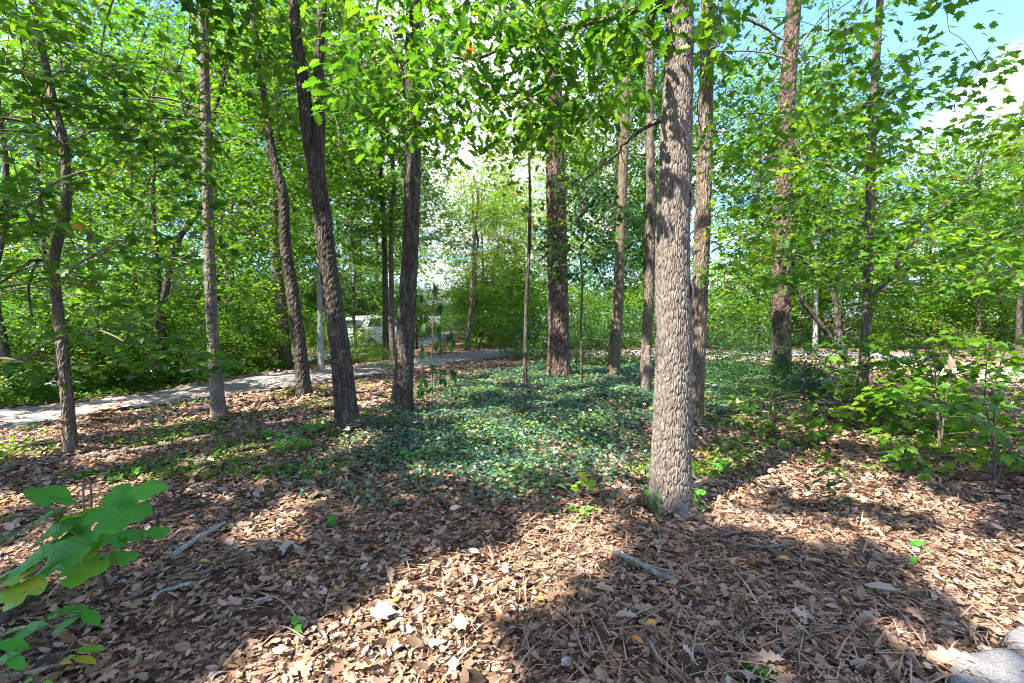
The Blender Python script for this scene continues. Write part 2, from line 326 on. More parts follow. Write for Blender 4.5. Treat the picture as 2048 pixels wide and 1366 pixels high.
VEIN = {}
def tpl_hi(half, tip, centre=.36, fold=.06, droop=.22, lobe=.12, n=7):
    half = np.array(half, float); L = half[1:]; ring = np.vstack([half[:1], L, [tip], (L * (-1, 1))[::-1]]); r2 = []
    m = len(ring)
    for k in range(m):
        a, b_, c_, d_ = ring[k - 1], ring[k], ring[(k + 1) % m], ring[(k + 2) % m]
        for u in (0, .2, .4, .6, .8): r2.append(.5 * (2 * b_ + (c_ - a) * u + (2 * a - 5 * b_ + 4 * c_ - d_) * u * u + (3 * b_ - a - 3 * c_ + d_) * u ** 3) * .8 + .2 * (b_ * (1 - u) + c_ * u))
    r2 = np.array(r2); m = len(r2); c0 = np.array([0, centre]); V = [c0[None]] + [c0 + (r2 - c0) * f for f in np.linspace(1 / n, 1, n)]; V = np.vstack(V)
    ang = np.arctan2(V[:, 0], V[:, 1] - .02); rad = np.hypot(V[:, 0], V[:, 1] - centre)
    z = fold * np.abs(V[:, 0]) - droop * V[:, 1] ** 2 - lobe * rad ** 2 * (1.2 + np.cos(5 * ang)) + .018 * np.sin(9 * V[:, 0] + 2) * np.sin(8 * V[:, 1])
    vein = np.full(len(V), 9.0)
    for e in ((0, .76), (.5, .18), (-.5, .18), (.5, .6), (-.5, .6), (.2, .8), (-.2, .8)):
        e = np.array(e); o_ = np.array((0, .02)); w_ = np.clip(((V - o_) @ (e - o_)) / ((e - o_) @ (e - o_)), 0, 1); vein = np.minimum(vein, np.linalg.norm(V - o_ - w_[:, None] * (e - o_), axis=1))
    z = z - .012 * np.exp(-(vein / .02) ** 2); VEIN[len(V)] = .16 * np.exp(-(vein / .018) ** 2) + .05 * np.sin(13 * V[:, 0] + 3) * np.sin(11 * V[:, 1])
    T = [[0, 1 + k, 1 + (k + 1) % m] for k in range(m)]
    for q in range(n - 1):
        for k in range(m): a, b_ = 1 + q * m + k, 1 + q * m + (k + 1) % m; T += [[a, b_ + m, b_], [a, a + m, b_ + m]]
    return np.column_stack([V, z]), np.array(T)
TULIPHI = tpl_hi([(0, 0), (.08, -.05), (.30, -.03), (.52, .14), (.50, .24), (.36, .37), (.56, .50), (.50, .72), (.36, .82), (.12, .80)], (0, .74))
def rots(tip, nrm):
    y = norm(tip); z = norm(nrm - (nrm * y).sum(-1, keepdims=True) * y); x = np.cross(y, z)
    return np.stack([x, y, z], -1)
class Leaves:
    def __init__(s, pos, rot, sc_, tone): s.pos, s.rot, s.sc, s.tone = pos, rot, sc_, tone
    def __getitem__(s, k): return Leaves(s.pos[k], s.rot[k], s.sc[k], s.tone[k])
    def __len__(s): return len(s.pos)
def join(*Ls): return Leaves(*(np.concatenate([getattr(l, a) for l in Ls]) for a in ('pos', 'rot', 'sc', 'tone')))
def bake(tp, L, off):
    TV, TT = tp; K, N = len(L), len(TV)
    V = np.einsum('kij,nj->kni', L.rot, TV) * L.sc[:, None, None] + (L.pos - off)[:, None]
    T = TT[None] + (np.arange(K) * N)[:, None, None]
    return V.reshape(-1, 3), T.reshape(-1, 3), np.repeat(L.tone, N)
def foliage(name, tp, L, mat, parent, off, kind='stuff', **kw):
    V, T, t_ = bake(tp, L, np.asarray(off, float))
    return obj(name, mesh(name, V, T, t_), mat, parent, kind=kind)
TONED = {}
def single_leaves(name, tp, key, L, mat, parent, off, kmax=300, label=None):
    """Separate leaf objects (shared meshes, nine tones); returns the leaves left over."""
    px_, py_, dep = project(L.pos)
    vis = (dep > .3) & (px_ > -20) & (px_ < 2068) & (py_ > -20) & (py_ < 1386)
    size = np.where(vis, L.sc / np.maximum(dep, .3), 0)
    order = np.argsort(-size)[:kmax]; order = order[size[order] > 0]
    for k in order:
        q = int(np.clip(L.tone[k] * 9, 0, 8)); mk = (key, mat.name, q)
        if mk not in TONED:
            TONED[mk] = mesh(name, tp[0], tp[1], np.full(len(tp[0]), (q + .5) / 9) + VEIN.get(len(tp[0]), 0)); TONED[mk].materials.append(mat)
        o = bpy.data.objects.new(name, TONED[mk])
        m = np.eye(4); m[:3, :3] = L.rot[k] * L.sc[k]; m[:3, 3] = L.pos[k] - off
        o.matrix_local = Matrix(m.tolist()); o.parent = parent; COL.objects.link(o)
    keep = np.ones(len(L), bool); keep[order] = False
    return L[keep]
def sprays(centres, per, rad, size, thick=.06, tilt=.45, droop=.25, tone=(.15, .75), tone_j=.15, out_from=None):
    C = len(centres); ci = np.repeat(np.arange(C), per); n = len(ci)
    ang = rng.uniform(0, 2 * np.pi, n); r = rad * np.sqrt(rng.uniform(0, 1, n)) * rng.uniform(.6, 1.25, C)[ci]
    dirx = np.stack([np.cos(ang), np.sin(ang)], -1)
    slope = rng.normal(0, .22, (C, 2))[ci]
    z = rng.normal(0, thick, n) - droop * r * r / rad + (slope * dirx).sum(-1) * r
    pos = centres[ci] + np.column_stack([dirx * r[:, None], z])
    a2 = ang + rng.normal(0, .8, n)
    tip = np.column_stack([np.cos(a2), np.sin(a2), -np.abs(rng.normal(.2, .3, n))])
    nrm = np.column_stack([rng.normal(0, tilt, n), rng.normal(0, tilt, n), np.ones(n)])
    tn = np.clip(rng.uniform(tone[0], tone[1], C)[ci] + rng.normal(0, tone_j, n), 0, .93)
    odd = rng.uniform(0, 1, n) < .004; tn = np.where(odd, 1.0, np.minimum(tn, .86))
    return Leaves(pos, rots(tip, nrm), size * rng.uniform(.65, 1.2, n), tn)
def ip(p, z): return np.array([np.interp(z, p[:, 2], p[:, 0]), np.interp(z, p[:, 2], p[:, 1]), z])
def ellipsoid(n, c, r, shell=.45):
    d = norm(rng.normal(0, 1, (n, 3))); rr = rng.uniform(shell, 1, n) ** .6
    return np.asarray(c) + d * rr[:, None] * np.asarray(r)
def twig_to(acc, a, b, r0, r1, seg=3, n=5, sag=.12):
    a, b = np.asarray(a, float), np.asarray(b, float); u = np.linspace(0, 1, n)[:, None]; L = np.linalg.norm(b - a)
    p = a + (b - a) * u + np.array([0, 0, 1]) * (np.sin(np.pi * u) * sag * L) + np.sin(np.pi * u) * rng.normal(0, .05 * L, 3)
    V, T = tube(p, np.linspace(r0, r1, n), seg, cap=False); acc.add(V, T)

def branch_net(cs, spine, r_tip=.003, r_gain=.0028, skip=.0):
    """Joins leaf clump centres to a spine by short forking twigs, each clump hanging on the nearest one further in."""
    A_ = Acc(); spine = np.asarray(spine, float)
    d0 = np.array([np.min(np.linalg.norm(spine - c, axis=1)) for c in cs]); order = np.argsort(d0)
    nodes = spine.copy(); depth_ = list(np.zeros(len(spine))); par = [-1] * len(spine); load = [0] * len(spine); seg_ = []
    for k in order:
        c = cs[k]; dv = nodes - c; cost = np.linalg.norm(dv, axis=1) + .9 * np.maximum(dv[:, 2] + .05, 0)
        j = int(np.argmin(cost)); seg_.append((j, len(nodes))); nodes = np.vstack([nodes, c]); par.append(j); load.append(1)
        q = j
        while q >= 0: load[q] += 1; q = par[q]
    for j, k in seg_:
        r1_ = r_tip * math.sqrt(load[k]) ** .8; r0_ = r1_ + r_gain * .5
        if skip and rng.uniform() < skip and load[k] < 2: continue
        twig_to(A_, nodes[j], nodes[k], min(r0_, .03), min(r1_, .028), seg=4, n=6, sag=.10)
    return A_
# ------------------------------------------------------------------ gaps shaped into the crowns to put sun patches on floor and oak
def cap(p, q, r, h=0.0):
    a, b = G(*p, h)[:2], G(*q, h)[:2]
    k = h / SUN[2]; s = -SUN[:2] * k
    return (a + s, b + s, r)
GAPS = [cap((700, 1330), (820, 1250), .42), cap((820, 1250), (1180, 1075), .38), cap((620, 1380), (900, 1330), .36), cap((1160, 1010), (1200, 1060), .14),
        cap((1430, 1300), (1440, 1290), .07), cap((1900, 1310), (2040, 1350), .14), cap((1500, 905), (1600, 960), .32), cap((1440, 870), (1500, 880), .3),
        cap((1500, 1040), (1600, 1050), .24), cap((1640, 965), (1900, 1010), .32), cap((1780, 1060), (2060, 1110), .36), cap((1950, 1160), (2080, 1240), .36),
        cap((1640, 1080), (1700, 1085), .1), cap((20, 1000), (280, 960), .2), cap((60, 915), (400, 880), .25), cap((400, 925), (560, 900), .15), cap((160, 860), (420, 838), .2),
        cap((480, 820), (600, 810), .25), cap((1000, 850), (1090, 890), .42), cap((1080, 772), (1180, 780), .3), cap((1240, 780), (1290, 790), .25), cap((700, 900), (740, 880), .2),
        cap((820, 1000), (830, 1005), .1), cap((120, 1080), (230, 1000), .2), cap((1620, 870), (1960, 900), .35), cap((1760, 830), (2020, 850), .5), cap((1480, 810), (1560, 830), .25),
        cap((0, 845), (260, 810), .3), cap((560, 765), (700, 750), .5), cap((860, 722), (1030, 708), .9), cap((780, 745), (900, 735), .4), cap((940, 745), (1040, 740), .5),
        ]
for z_ in np.arange(.55, 1.35, .1):                                     # lit band on the big oak
    p = np.array([1.32, 3.55]); s = -SUN[:2] * z_ / SUN[2]; GAPS.append((p + s, p + s + .01, .2))
for z_ in np.arange(2.6, 4.2, .3):
    p = np.array([1.25, 3.6]); s = -SUN[:2] * z_ / SUN[2]; GAPS.append((p + s, p + s + .01, .16))
CLEAR = [(np.array([7.0, 16.0]), np.array([26.0, 14.0]), 4.6), (np.array([6.0, 20.5]), np.array([18.0, 19.0]), 3.0)]
def sun_gap(pos, k_far=.95):
    k = pos[:, 2] / SUN[2]; q = pos[:, :2] - SUN[:2] * k[:, None]
    wob = 1 + .35 * np.sin(q[:, 0] * 7 + 2 * np.sin(q[:, 1] * 5)) * np.sin(q[:, 1] * 8 + 1)
    hit = np.zeros(len(pos), bool)
    for a, b_, r in GAPS + CLEAR:
        d = b_ - a; u = np.clip(((q - a) @ d) / (d @ d + 1e-9), 0, 1)
        hit |= np.linalg.norm(q - (a + u[:, None] * d), axis=1) < r * wob * 1.15
    rag = np.sin(q[:, 0] * 1.9 + 1.7 * np.sin(q[:, 1] * 1.3)) * np.sin(q[:, 1] * 2.2 + 1.5 * np.sin(q[:, 0] * 1.1 + 2)) + .5 * np.sin(q[:, 0] * 5.1 + q[:, 1] * 3.3) * np.sin(q[:, 1] * 4.7 - q[:, 0] * 2.9)
    far = np.clip((np.hypot(np.minimum(q[:, 0] + 3, 0) * 1.0, np.maximum(q[:, 1] - 5, 0)) - 1.0) / 3, 0, 1)
    hit |= (rag > .75 - k_far * far)
    return hit

# ------------------------------------------------------------------ trees
def trunk_mesh(name, path, rad, base, seg=48, row=.022, flare=.35, cell=(.05, .14), depth=.012, lobes=5, wob=.02, fl_h=.28, edge=.2, warp=.25):
    zfine = H + .72 * max(base[1], 1) + .3                                  # finer rows up to where the view ends
    p0, r0 = resample(path, 900, rad); s0 = np.r_[0, np.cumsum(np.linalg.norm(np.diff(p0, axis=0), axis=1))]
    sf = float(np.interp(min(zfine, p0[-1, 2] - .5), p0[:, 2], s0)); rows_ = np.r_[np.arange(0, sf, max(row, sf / 460)), np.linspace(sf, s0[-1], max(8, int((s0[-1] - sf) / .35)))]
    p = np.column_stack([np.interp(rows_, s0, p0[:, k]) for k in range(3)]); r = np.interp(rows_, s0, r0); zz = p[:, 2] - base[2]
    th = np.linspace(0, 2 * np.pi, seg, endpoint=False)[None]
    ph = rng.uniform(0, 6.28, 4)
    f = flare * np.exp(-np.maximum(zz, 0) / fl_h)[:, None]
    disp = r[:, None] * (f * (1 + .55 * np.cos(lobes * th + ph[0]) + .25 * np.cos((lobes - 2) * th + ph[1])) + wob * np.sin(2 * th + zz[:, None] * 1.3 + ph[2]) + wob * np.sin(3 * th - zz[:, None] * 2.1 + ph[3]))
    if depth:
        rr = float(np.mean(r)); nu = max(6, int(round(2 * np.pi * rr / cell[0])))
        u = np.broadcast_to(th / (2 * np.pi) * nu, disp.shape) + warp * np.sin(zz[:, None] * 9 + th * 2) + warp * .7 * np.sin(zz[:, None] * 31 + th * 9 + ph[2]) * np.sin(th * 17 + zz[:, None] * 11)
        v = zz[:, None] / cell[1] + .35 * np.sin(th * 3 + ph[0]) + 40
        f1, f2 = worley(u, np.broadcast_to(v, disp.shape), nu, int(ph[1] * 10))
        disp = disp + depth * (np.clip((f2 - f1) / edge, 0, 1) ** .8 - .7 + .15 * (hsh(np.floor(u), np.floor(v), 3) - .5)) * np.clip(r / rr, .4, 1.5)[:, None]
    V, T = tube(p, r, seg, disp)
    return mesh(name, V - base, T, smooth=True)
def extend(pts, rads, ztop, r_end=.05):
    d = norm(pts[-1] - pts[max(0, len(pts) - 3)]); d[:2] *= .4; d = norm(d)
    a, b = pts[-1], rads[-1]; out, ro = list(pts), list(rads)
    n = 4
    for k in range(1, n + 1):
        q = a + d * (ztop - a[2]) / max(d[2], .3) * k / n + np.append(rng.normal(0, .12, 2), 0)
        out.append(q); ro.append(b + (r_end - b) * k / n)
    return out, ro
def stem_points(pix, Y=None, lean=0.0):
    b = G(pix[0][0], pix[0][1]); Y = Y or b[1]
    pts, rad = [], []
    for k, (x, y, w) in enumerate(pix):
        yy = Y + lean * k; q = P(x, y, yy); pts.append(q); rad.append(w * .5 * yy / math.hypot(FPX, x - 1024))
    return pts, rad, Y
def make_tree(name, label, pix, mat, ztop=15, Y=None, seg=40, cat='tree', group=None, lean=0.0, **kw):
    pts, rad, Y = stem_points(pix, Y, lean)
    base = onground(pts[0]); root = thing(name, label, cat, base, group)
    pts = [base - (0, 0, .12)] + [q for q in pts[1:]]
    pts, rad = extend(pts, rad, ztop)
    obj('trunk', trunk_mesh('trunk', np.array(pts), np.array(rad), base, seg, **kw), mat, root)
    return root, base, np.array(pts), np.array(rad)
def crown_on(root, base, pts, zlo, zhi, rxy, n, per, size, mat, tp=DIAM, srad=.6, centre=None, gap=True, gap_far=.95, tone=(.1, .75), twigs=True, keep=None, indiv=0, key='', thick=.06, droop=.25):
    zc_ = (zlo + zhi) / 2; c = centre if centre is not None else np.array([np.interp(zc_, pts[:, 2], pts[:, 0]), np.interp(zc_, pts[:, 2], pts[:, 1]), zc_])
    cs = ellipsoid(n, c, (rxy, rxy, (zhi - zlo) / 2))
    if keep is not None: cs = cs[keep(cs)]
    L = sprays(cs, per, srad, size, tone=tone, thick=thick, droop=droop)
    if gap: L = L[~sun_gap(L.pos, gap_far)]
    if twigs:
        sp_z = np.linspace(max(zlo - .8, .3), min(zhi, pts[-1, 2]) - .1, 24); A = branch_net(cs, np.array([[np.interp(z, pts[:, 2], pts[:, 0]), np.interp(z, pts[:, 2], pts[:, 1]), z] for z in sp_z]))
        if A.n: obj('twigs', A.mesh('twigs', base), M['twig'], root, kind='stuff')
    if indiv: L = single_leaves('leaf', tp, key, L, mat, root, base, indiv)
    foliage('crown', tp, L, mat, root, base)
    return L
def limb(root, base, pix, r0, r1, mat, name='branch', seg=7, label=None):
    pts = [P(*q) for q in pix]; p, r = resample(pts, len(pts) * 5, np.linspace(r0, r1, len(pts)))
    p += rng.normal(0, .004, p.shape) * (np.arange(len(p)) > 2)[:, None]
    V, T = tube(p, r * (1 + .12 * np.sin(np.arange(len(p)) * 1.9)), seg)
    o = obj(name, mesh(name, V - base, T, smooth=True), mat, root)
    if label: o['label'] = label
    return p
def sky_hole(cs):                                                       # leave the opening over the bend of the drive
    x, y, d = project(cs)
    e1 = ((x - 975) / 100) ** 2 + ((y - 340) / 90) ** 2 < 1
    e2 = ((x - 1880) / 190) ** 2 + ((y - 110) / 170) ** 2 < 1
    return ~((e1 & (rng.uniform(0, 1, len(cs)) < .85)) | (e2 & (rng.uniform(0, 1, len(cs)) < .8)))

# --- the big oak by the camera
root, base, pts, rad = make_tree('oak_tree', 'big grey oak with ridged bark and knots, thickest and nearest trunk', [(1342, 1016, 94), (1342, 980, 86), (1342, 900, 80), (1347, 700, 72), (1345, 500, 67), (1352, 300, 62), (1358, 100, 55), (1361, -60, 51)],
    M['bark_oak'], 14, seg=250, row=.011, flare=.20, cell=(.0175, .12), depth=.013, edge=.24, warp=.55, lobes=6, wob=.012, fl_h=.11)
oak_root, oak_base = root, base
crown_on(root, base, pts, 6.0, 13.5, 4.4, 190, 60, .21, M['oak_leaf'], srad=.75, twigs=False)
for q, r in (((1384, 400), .05), ((1384, 590), .055)):                 # healed branch scars
    c = P(q[0] - 8, q[1], base[1] - .03) - base
    th = np.linspace(0, 2 * np.pi, 14, endpoint=False); Vk = []
    for k, (rr, up) in enumerate(((1.5, 0), (1.15, .5), (.7, .75), (.35, .45))):
        for a in th: Vk.append(c + r * np.array([up * .9 + .1 * math.sin(3 * a), rr * math.cos(a) * .9, rr * 1.5 * math.sin(a)]))
    Vk = np.array(Vk); Tk = []
    for k in range(3):
        for a in range(14): p0, p1 = k * 14 + a, k * 14 + (a + 1) % 14; Tk += [[p0, p1, p1 + 14], [p0, p1 + 14, p0 + 14]]
    Vk = np.vstack([Vk, Vk[-14:].mean(0)]); Tk += [[42 + a, 42 + (a + 1) % 14, 56] for a in range(14)]
    obj('knot', mesh('knot', Vk, Tk, smooth=True), M['bark_oak'], root)
Y0 = base[1]
l1 = limb(root, base, [(1345, 18, Y0), (1308, 6, Y0 - .02), (1250, 27, Y0 + .05), (1180, 45, Y0 + .1), (1140, 52, Y0 + .15), (1060, 82, Y0 + .25), (1000, 100, Y0 + .3), (945, 118, Y0 + .35), (880, 108, Y0 + .4), (845, 102, Y0 + .4)], .034, .006, M['bark_grey'])
l1b = limb(root, base, [(1140, 52, Y0 + .15), (1105, 75, Y0), (1060, 100, Y0 - .1)], .014, .004, M['bark_grey'])
l2 = limb(root, base, [(1330, 235, Y0), (1290, 256, Y0 + .08), (1248, 286, Y0 + .2), (1232, 310, Y0 + .25), (1195, 338, Y0 + .35), (1165, 362, Y0 + .45), (1120, 385, Y0 + .6)], .021, .005, M['bark_grey'])
l3 = limb(root, base, [(1305, 30, Y0), (1290, 60, Y0 - .02), (1270, 95, Y0)], .010, .003, M['bark_grey'])
cs = []
for lb, n, spread in ((l1, 40, .42), (l1b, 8, .3), (l3, 8, .3)):
    k = rng.integers(int(len(lb) * .15), len(lb), n); cs.append(lb[k] + rng.normal(0, spread, (n, 3)) * (1, 1, .5) + (0, 0, -.05))
cs.append(np.array([P(x, y, d) for x, y, d in zip(rng.uniform(650, 1330, 105), rng.uniform(-40, 215, 105), rng.uniform(3.3, 5.4, 105))]))
cs.append(np.array([P(x, y, d) for x, y, d in zip(rng.uniform(760, 1200, 40), rng.uniform(140, 290, 40), rng.uniform(3.6, 5.2, 40))]))
cs = np.vstack(cs); cs = cs[sky_hole(cs)]
cs = cs[project(cs)[2] > 2.7]
L = sprays(cs, 16, .28, .118, thick=.08, tilt=.6, droop=.5, tone=(.0, .75), tone_j=.2)
A = branch_net(cs, np.vstack([l1, l1b, l3]), .0025)
obj('twigs', A.mesh('twigs', base), M['twig'], root, kind='stuff')
L = single_leaves('leaf', OAK, 'oak', L, M['oak_leaf'], root, base, 300)
foliage('foliage', OAK, L, M['oak_leaf'], root, base)

# --- the other trees one can tell apart
r1, b1, p1, _ = make_tree('maple_tree', 'crooked slim tree with dark kinked trunk nearest the fallen log', [(143, 907, 30), (130, 750, 25), (116, 620, 22), (108, 520, 22), (132, 410, 22), (127, 290, 19), (102, 180, 17), (78, 60, 15), (64, -40, 14)], M['bark_grey'], 12, seg=40, fl_h=.14, flare=.22, cell=(.03, .09), depth=.012)
limb(r1, b1, [(108, 530, b1[1]), (70, 520, b1[1] - .1), (30, 545, b1[1] - .2), (-20, 580, b1[1] - .3)], .022, .010, M['bark_dark'])
limb(r1, b1, [(75, 522, b1[1] - .1), (60, 560, b1[1] - .15), (58, 600, b1[1] - .15), (64, 635, b1[1] - .15)], .014, .009, M['bark_dark'])
limb(r1, b1, [(125, 290, b1[1]), (60, 175, b1[1] - .2), (0, 160, b1[1] - .4)], .012, .006, M['bark_dark'])
crown_on(r1, b1, p1, 3.0, 7.5, 2.8, 110, 46, .115, M['leaf'], MAPLELO, srad=.5, keep=sky_hole, tone=(.2, .85))
crown_on(r1, b1, p1, 7.5, 12.5, 3.2, 100, 60, .2, M['leaf'], srad=.7, twigs=False)

r2, b2, p2, _ = make_tree('beech_tree', 'straight pale smooth trunk banded with dark marks beside the driveway', [(438, 834, 34), (431, 740, 27), (424, 640, 25), (418, 480, 23), (412, 250, 21), (405, 0, 19), (403, -60, 18)], M['bark_pale'], 14, seg=32, flare=.22, fl_h=.13, depth=0, wob=.012)
limb(r2, b2, [(414, 245, b2[1]), (350, 212, b2[1] + .1), (270, 198, b2[1] + .3), (210, 202, b2[1] + .4)], .022, .006, M['bark_dark'])
limb(r2, b2, [(412, 40, b2[1]), (370, 10, b2[1]), (345, -10, b2[1])], .018, .008, M['bark_dark'])
crown_on(r2, b2, p2, 3.8, 9.0, 2.9, 120, 46, .12, M['leaf'], MAPLELO, srad=.5, keep=sky_hole, tone=(.25, .85))
crown_on(r2, b2, p2, 8.5, 14, 3.5, 100, 60, .2, M['leaf'], srad=.7, twigs=False)

r3, b3, p3, _ = make_tree('dark_tree', 'dark thin leaning tree with crooked upper trunk between the pale beech and the forked tree', [(610, 800, 30), (600, 700, 26), (585, 580, 24), (571, 490, 22), (566, 390, 20), (546, 310, 16), (528, 190, 13), (510, 60, 11), (500, -40, 10)], M['bark_dark'], 13, seg=36, flare=.2, fl_h=.14, depth=.02, cell=(.04, .12))
crown_on(r3, b3, p3, 4.2, 11, 2.8, 120, 46, .12, M['leaf'], MAPLELO, srad=.5, keep=sky_hole, tone=(.15, .8))

r4, b4, p4, _ = make_tree('forked_tree', 'tall leaning tree with dark trunk forking into two upright stems', [(697, 862, 48), (680, 700, 38), (660, 560, 35), (645, 430, 34), (632, 335, 34), (640, 250, 20), (638, 150, 19), (645, 0, 17), (646, -60, 16)], M['bark_dark'], 14, seg=56, flare=.24, fl_h=.14, depth=.022, cell=(.04, .10))
st = [P(x, y, b4[1]) for x, y in ((636, 360), (618, 270), (606, 170), (591, 60), (586, -50))]; st, sr = extend(st, [.10, .085, .078, .065, .06], 13)
obj('trunk', trunk_mesh('trunk', np.array(st), np.array(sr), b4, 40, depth=.02, cell=(.04, .10), flare=0), M['bark_dark'], r4)
limb(r4, b4, [(645, 70, b4[1]), (680, 60, b4[1]), (710, 45, b4[1] + .1), (730, 20, b4[1] + .2)], .012, .006, M['bark_dark'])
crown_on(r4, b4, p4, 4.6, 8.8, 2.4, 70, 42, .12, M['leaf'], MAPLELO, srad=.5, keep=sky_hole, tone=(.15, .7))
crown_on(r4, b4, p4, 8.0, 14, 3.6, 110, 60, .2, M['leaf'], srad=.7, twigs=False)

r5, b5, p5, _ = make_tree('flared_tree', 'dark straight trunk with a flared root foot beside the green ground cover', [(800, 832, 44), (808, 740, 36), (815, 600, 33), (820, 500, 32), (826, 300, 31), (826, 100, 29), (829, -60, 28)], M['bark_dark'], 15, seg=52, flare=.34, depth=.02, cell=(.045, .11), lobes=4, fl_h=.2)
crown_on(r5, b5, p5, 5.2, 9.5, 2.2, 45, 40, .12, M['leaf'], MAPLELO, srad=.5, keep=sky_hole, tone=(.15, .7))
crown_on(r5, b5, p5, 9.0, 15, 3.6, 110, 60, .2, M['leaf'], srad=.7, twigs=False)

r6, b6, p6, _ = make_tree('pine_tree', 'stout reddish pine trunk with plated bark beyond the ground cover', [(1118, 758, 44), (1117, 700, 40), (1116, 600, 40), (1112, 400, 37), (1107, 200, 34), (1101, 0, 30), (1100, -60, 29)], M['bark_pine'], 20, seg=64, flare=.28, depth=.04, cell=(.085, .19), lobes=5, wob=.01, row=.05, fl_h=.25)
nc = ellipsoid(70, ip(p6, 17) , (3.5, 3.5, 3)); Ln = sprays(nc, 70, .5, .28, thick=.2, tilt=1.5); foliage('crown', SLIV, Ln, M['needle'], r6, b6)

r7, b7, p7, _ = make_tree('leaning_tree', 'olive brown leaning trunk with a sunlit band standing before the dark hedge', [(1225, 754, 27), (1230, 690, 23), (1236, 600, 22), (1243, 430, 20), (1248, 300, 18), (1250, 150, 16), (1252, 0, 14)], M['bark_olive'], 14, seg=32, flare=.25, fl_h=.16, depth=.008, cell=(.05, .2))
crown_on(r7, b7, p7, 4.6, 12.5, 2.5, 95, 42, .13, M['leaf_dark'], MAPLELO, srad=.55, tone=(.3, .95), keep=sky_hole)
r8, b8, p8, _ = make_tree('slender_tree', 'slender grey brown tree just behind the big oak with a dead snag at its foot', [(1288, 784, 24), (1293, 690, 20), (1299, 560, 19), (1301, 400, 18), (1300, 200, 16), (1299, 0, 14)], M['bark_grey'], 13, seg=32, flare=.2, fl_h=.15, depth=.01, cell=(.04, .16))
crown_on(r8, b8, p8, 4.2, 10.5, 2.2, 70, 40, .12, M['leaf'], MAPLELO, srad=.5, tone=(.2, .85), keep=sky_hole)
limb(r8, b8, [(1299, 480, b8[1]), (1318, 470, b8[1] - .1), (1330, 470, b8[1] - .2)], .01, .004, M['twig'])

r10, b10, p10, _ = make_tree('flaky_oak', 'trunk with pale flaking bark right behind the big oak', [(1390, 852, 34), (1394, 750, 30), (1399, 600, 31), (1405, 450, 32), (1410, 300, 31), (1413, 150, 27), (1416, 0, 25), (1417, -60, 24)], M['bark_flaky'], 13, seg=52, flare=.12, depth=.016, cell=(.035, .16))
Y1 = b10[1]
m1 = limb(r10, b10, [(1416, 10, Y1), (1442, 20, Y1 - .6), (1470, 33, Y1 - 1.0), (1496, 40, Y1 - 1.2), (1530, 55, Y1 - 1.2), (1560, 78, Y1 - 1.2), (1602, 92, Y1 - 1.2)], .03, .006, M['bark_grey'])
m2 = limb(r10, b10, [(1440, 20, Y1 - .6), (1442, 60, Y1 - .8), (1428, 95, Y1 - .9), (1416, 125, Y1 - 1)], .012, .005, M['bark_grey'])
cs = np.vstack([m1[rng.integers(3, len(m1), 25)] + rng.normal(0, .3, (25, 3)),
                np.array([P(x, y, d) for x, y, d in zip(rng.uniform(1400, 1660, 90), rng.uniform(-50, 430, 90), rng.uniform(4.2, 7.4, 90))]),
                np.array([P(x, y, d) for x, y, d in zip(rng.uniform(1640, 1840, 26), rng.uniform(-50, 220, 26), rng.uniform(4.2, 6.4, 26))])])
L = sprays(cs, 17, .36, .115, thick=.09, tilt=.6, droop=.4, tone=(.05, .85), tone_j=.2); L = L[~sun_gap(L.pos)]
A = branch_net(cs, np.vstack([m1, m2, p10[(p10[:, 2] > 3)]]), .0025)
obj('twigs', A.mesh('twigs', b10), M['twig'], r10, kind='stuff')
L = single_leaves('leaf', OAK, 'oak', L, M['oak_leaf'], r10, b10, 250)
foliage('foliage', OAK, L, M['oak_leaf'], r10, b10)
crown_on(r10, b10, p10, 7.5, 13, 3.2, 60, 50, .17, M['oak_leaf'], srad=.7, twigs=False)

r11, b11, p11, _ = make_tree('pine_tree', 'thick brown pine trunk with pinkish sunlit foot beyond the dark leafy shrubs', [(1563, 770, 42), (1563, 690, 37), (1563, 500, 36), (1566, 400, 36), (1570, 280, 33), (1577, 150, 31), (1588, 0, 28), (1592, -60, 27)], M['bark_pine'], 20, seg=60, flare=.15, depth=.04, cell=(.08, .18), wob=.01, row=.05)
nc = ellipsoid(70, ip(p11, 17), (3.5, 3.5, 3)); Ln = sprays(nc, 70, .5, .28, thick=.2, tilt=1.5); foliage('crown', SLIV, Ln, M['needle'], r11, b11)

r12, b12, p12, _ = make_tree('young_tree', 'grey brown young tree with a long leaning limb rising out of the maple thicket', [(1722, 832, 26), (1728, 720, 22), (1735, 600, 20), (1740, 400, 19), (1745, 250, 18), (1752, 130, 16), (1760, 0, 14), (1763, -50, 13)], M['bark_grey'], 11, seg=36, flare=.15, depth=.01, cell=(.03, .12))
limb12 = limb(r12, b12, [(1738, 605, b12[1]), (1758, 580, b12[1] + .1), (1788, 548, b12[1] + .2), (1802, 508, b12[1] + .3), (1848, 470, b12[1] + .5), (1886, 410, b12[1] + .7), (1922, 372, b12[1] + .8), (1966, 332, b12[1] + .9)], .04, .012, M['bark_grey'], label='long leaning limb')
limb(r12, b12, [(1890, 405, b12[1] + .7), (1850, 405, b12[1] + .8), (1795, 398, b12[1] + .9)], .02, .006, M['bark_grey'])
limb(r12, b12, [(1870, 440, b12[1] + .6), (1905, 428, b12[1] + .6), (1925, 440, b12[1] + .6)], .016, .006, M['bark_grey'])
cs = np.vstack([np.array([P(x, y, d) for x, y, d in zip(rng.uniform(1650, 1860, 34), rng.uniform(40, 260, 34), rng.uniform(5.5, 8.5, 34))]),
                np.array([P(x, y, d) for x, y, d in zip(rng.uniform(1840, 2060, 18), rng.uniform(-20, 250, 18), rng.uniform(5.5, 8.5, 18))])])
L = sprays(cs, 13, .36, .12, tone=(.1, .6), droop=.3)
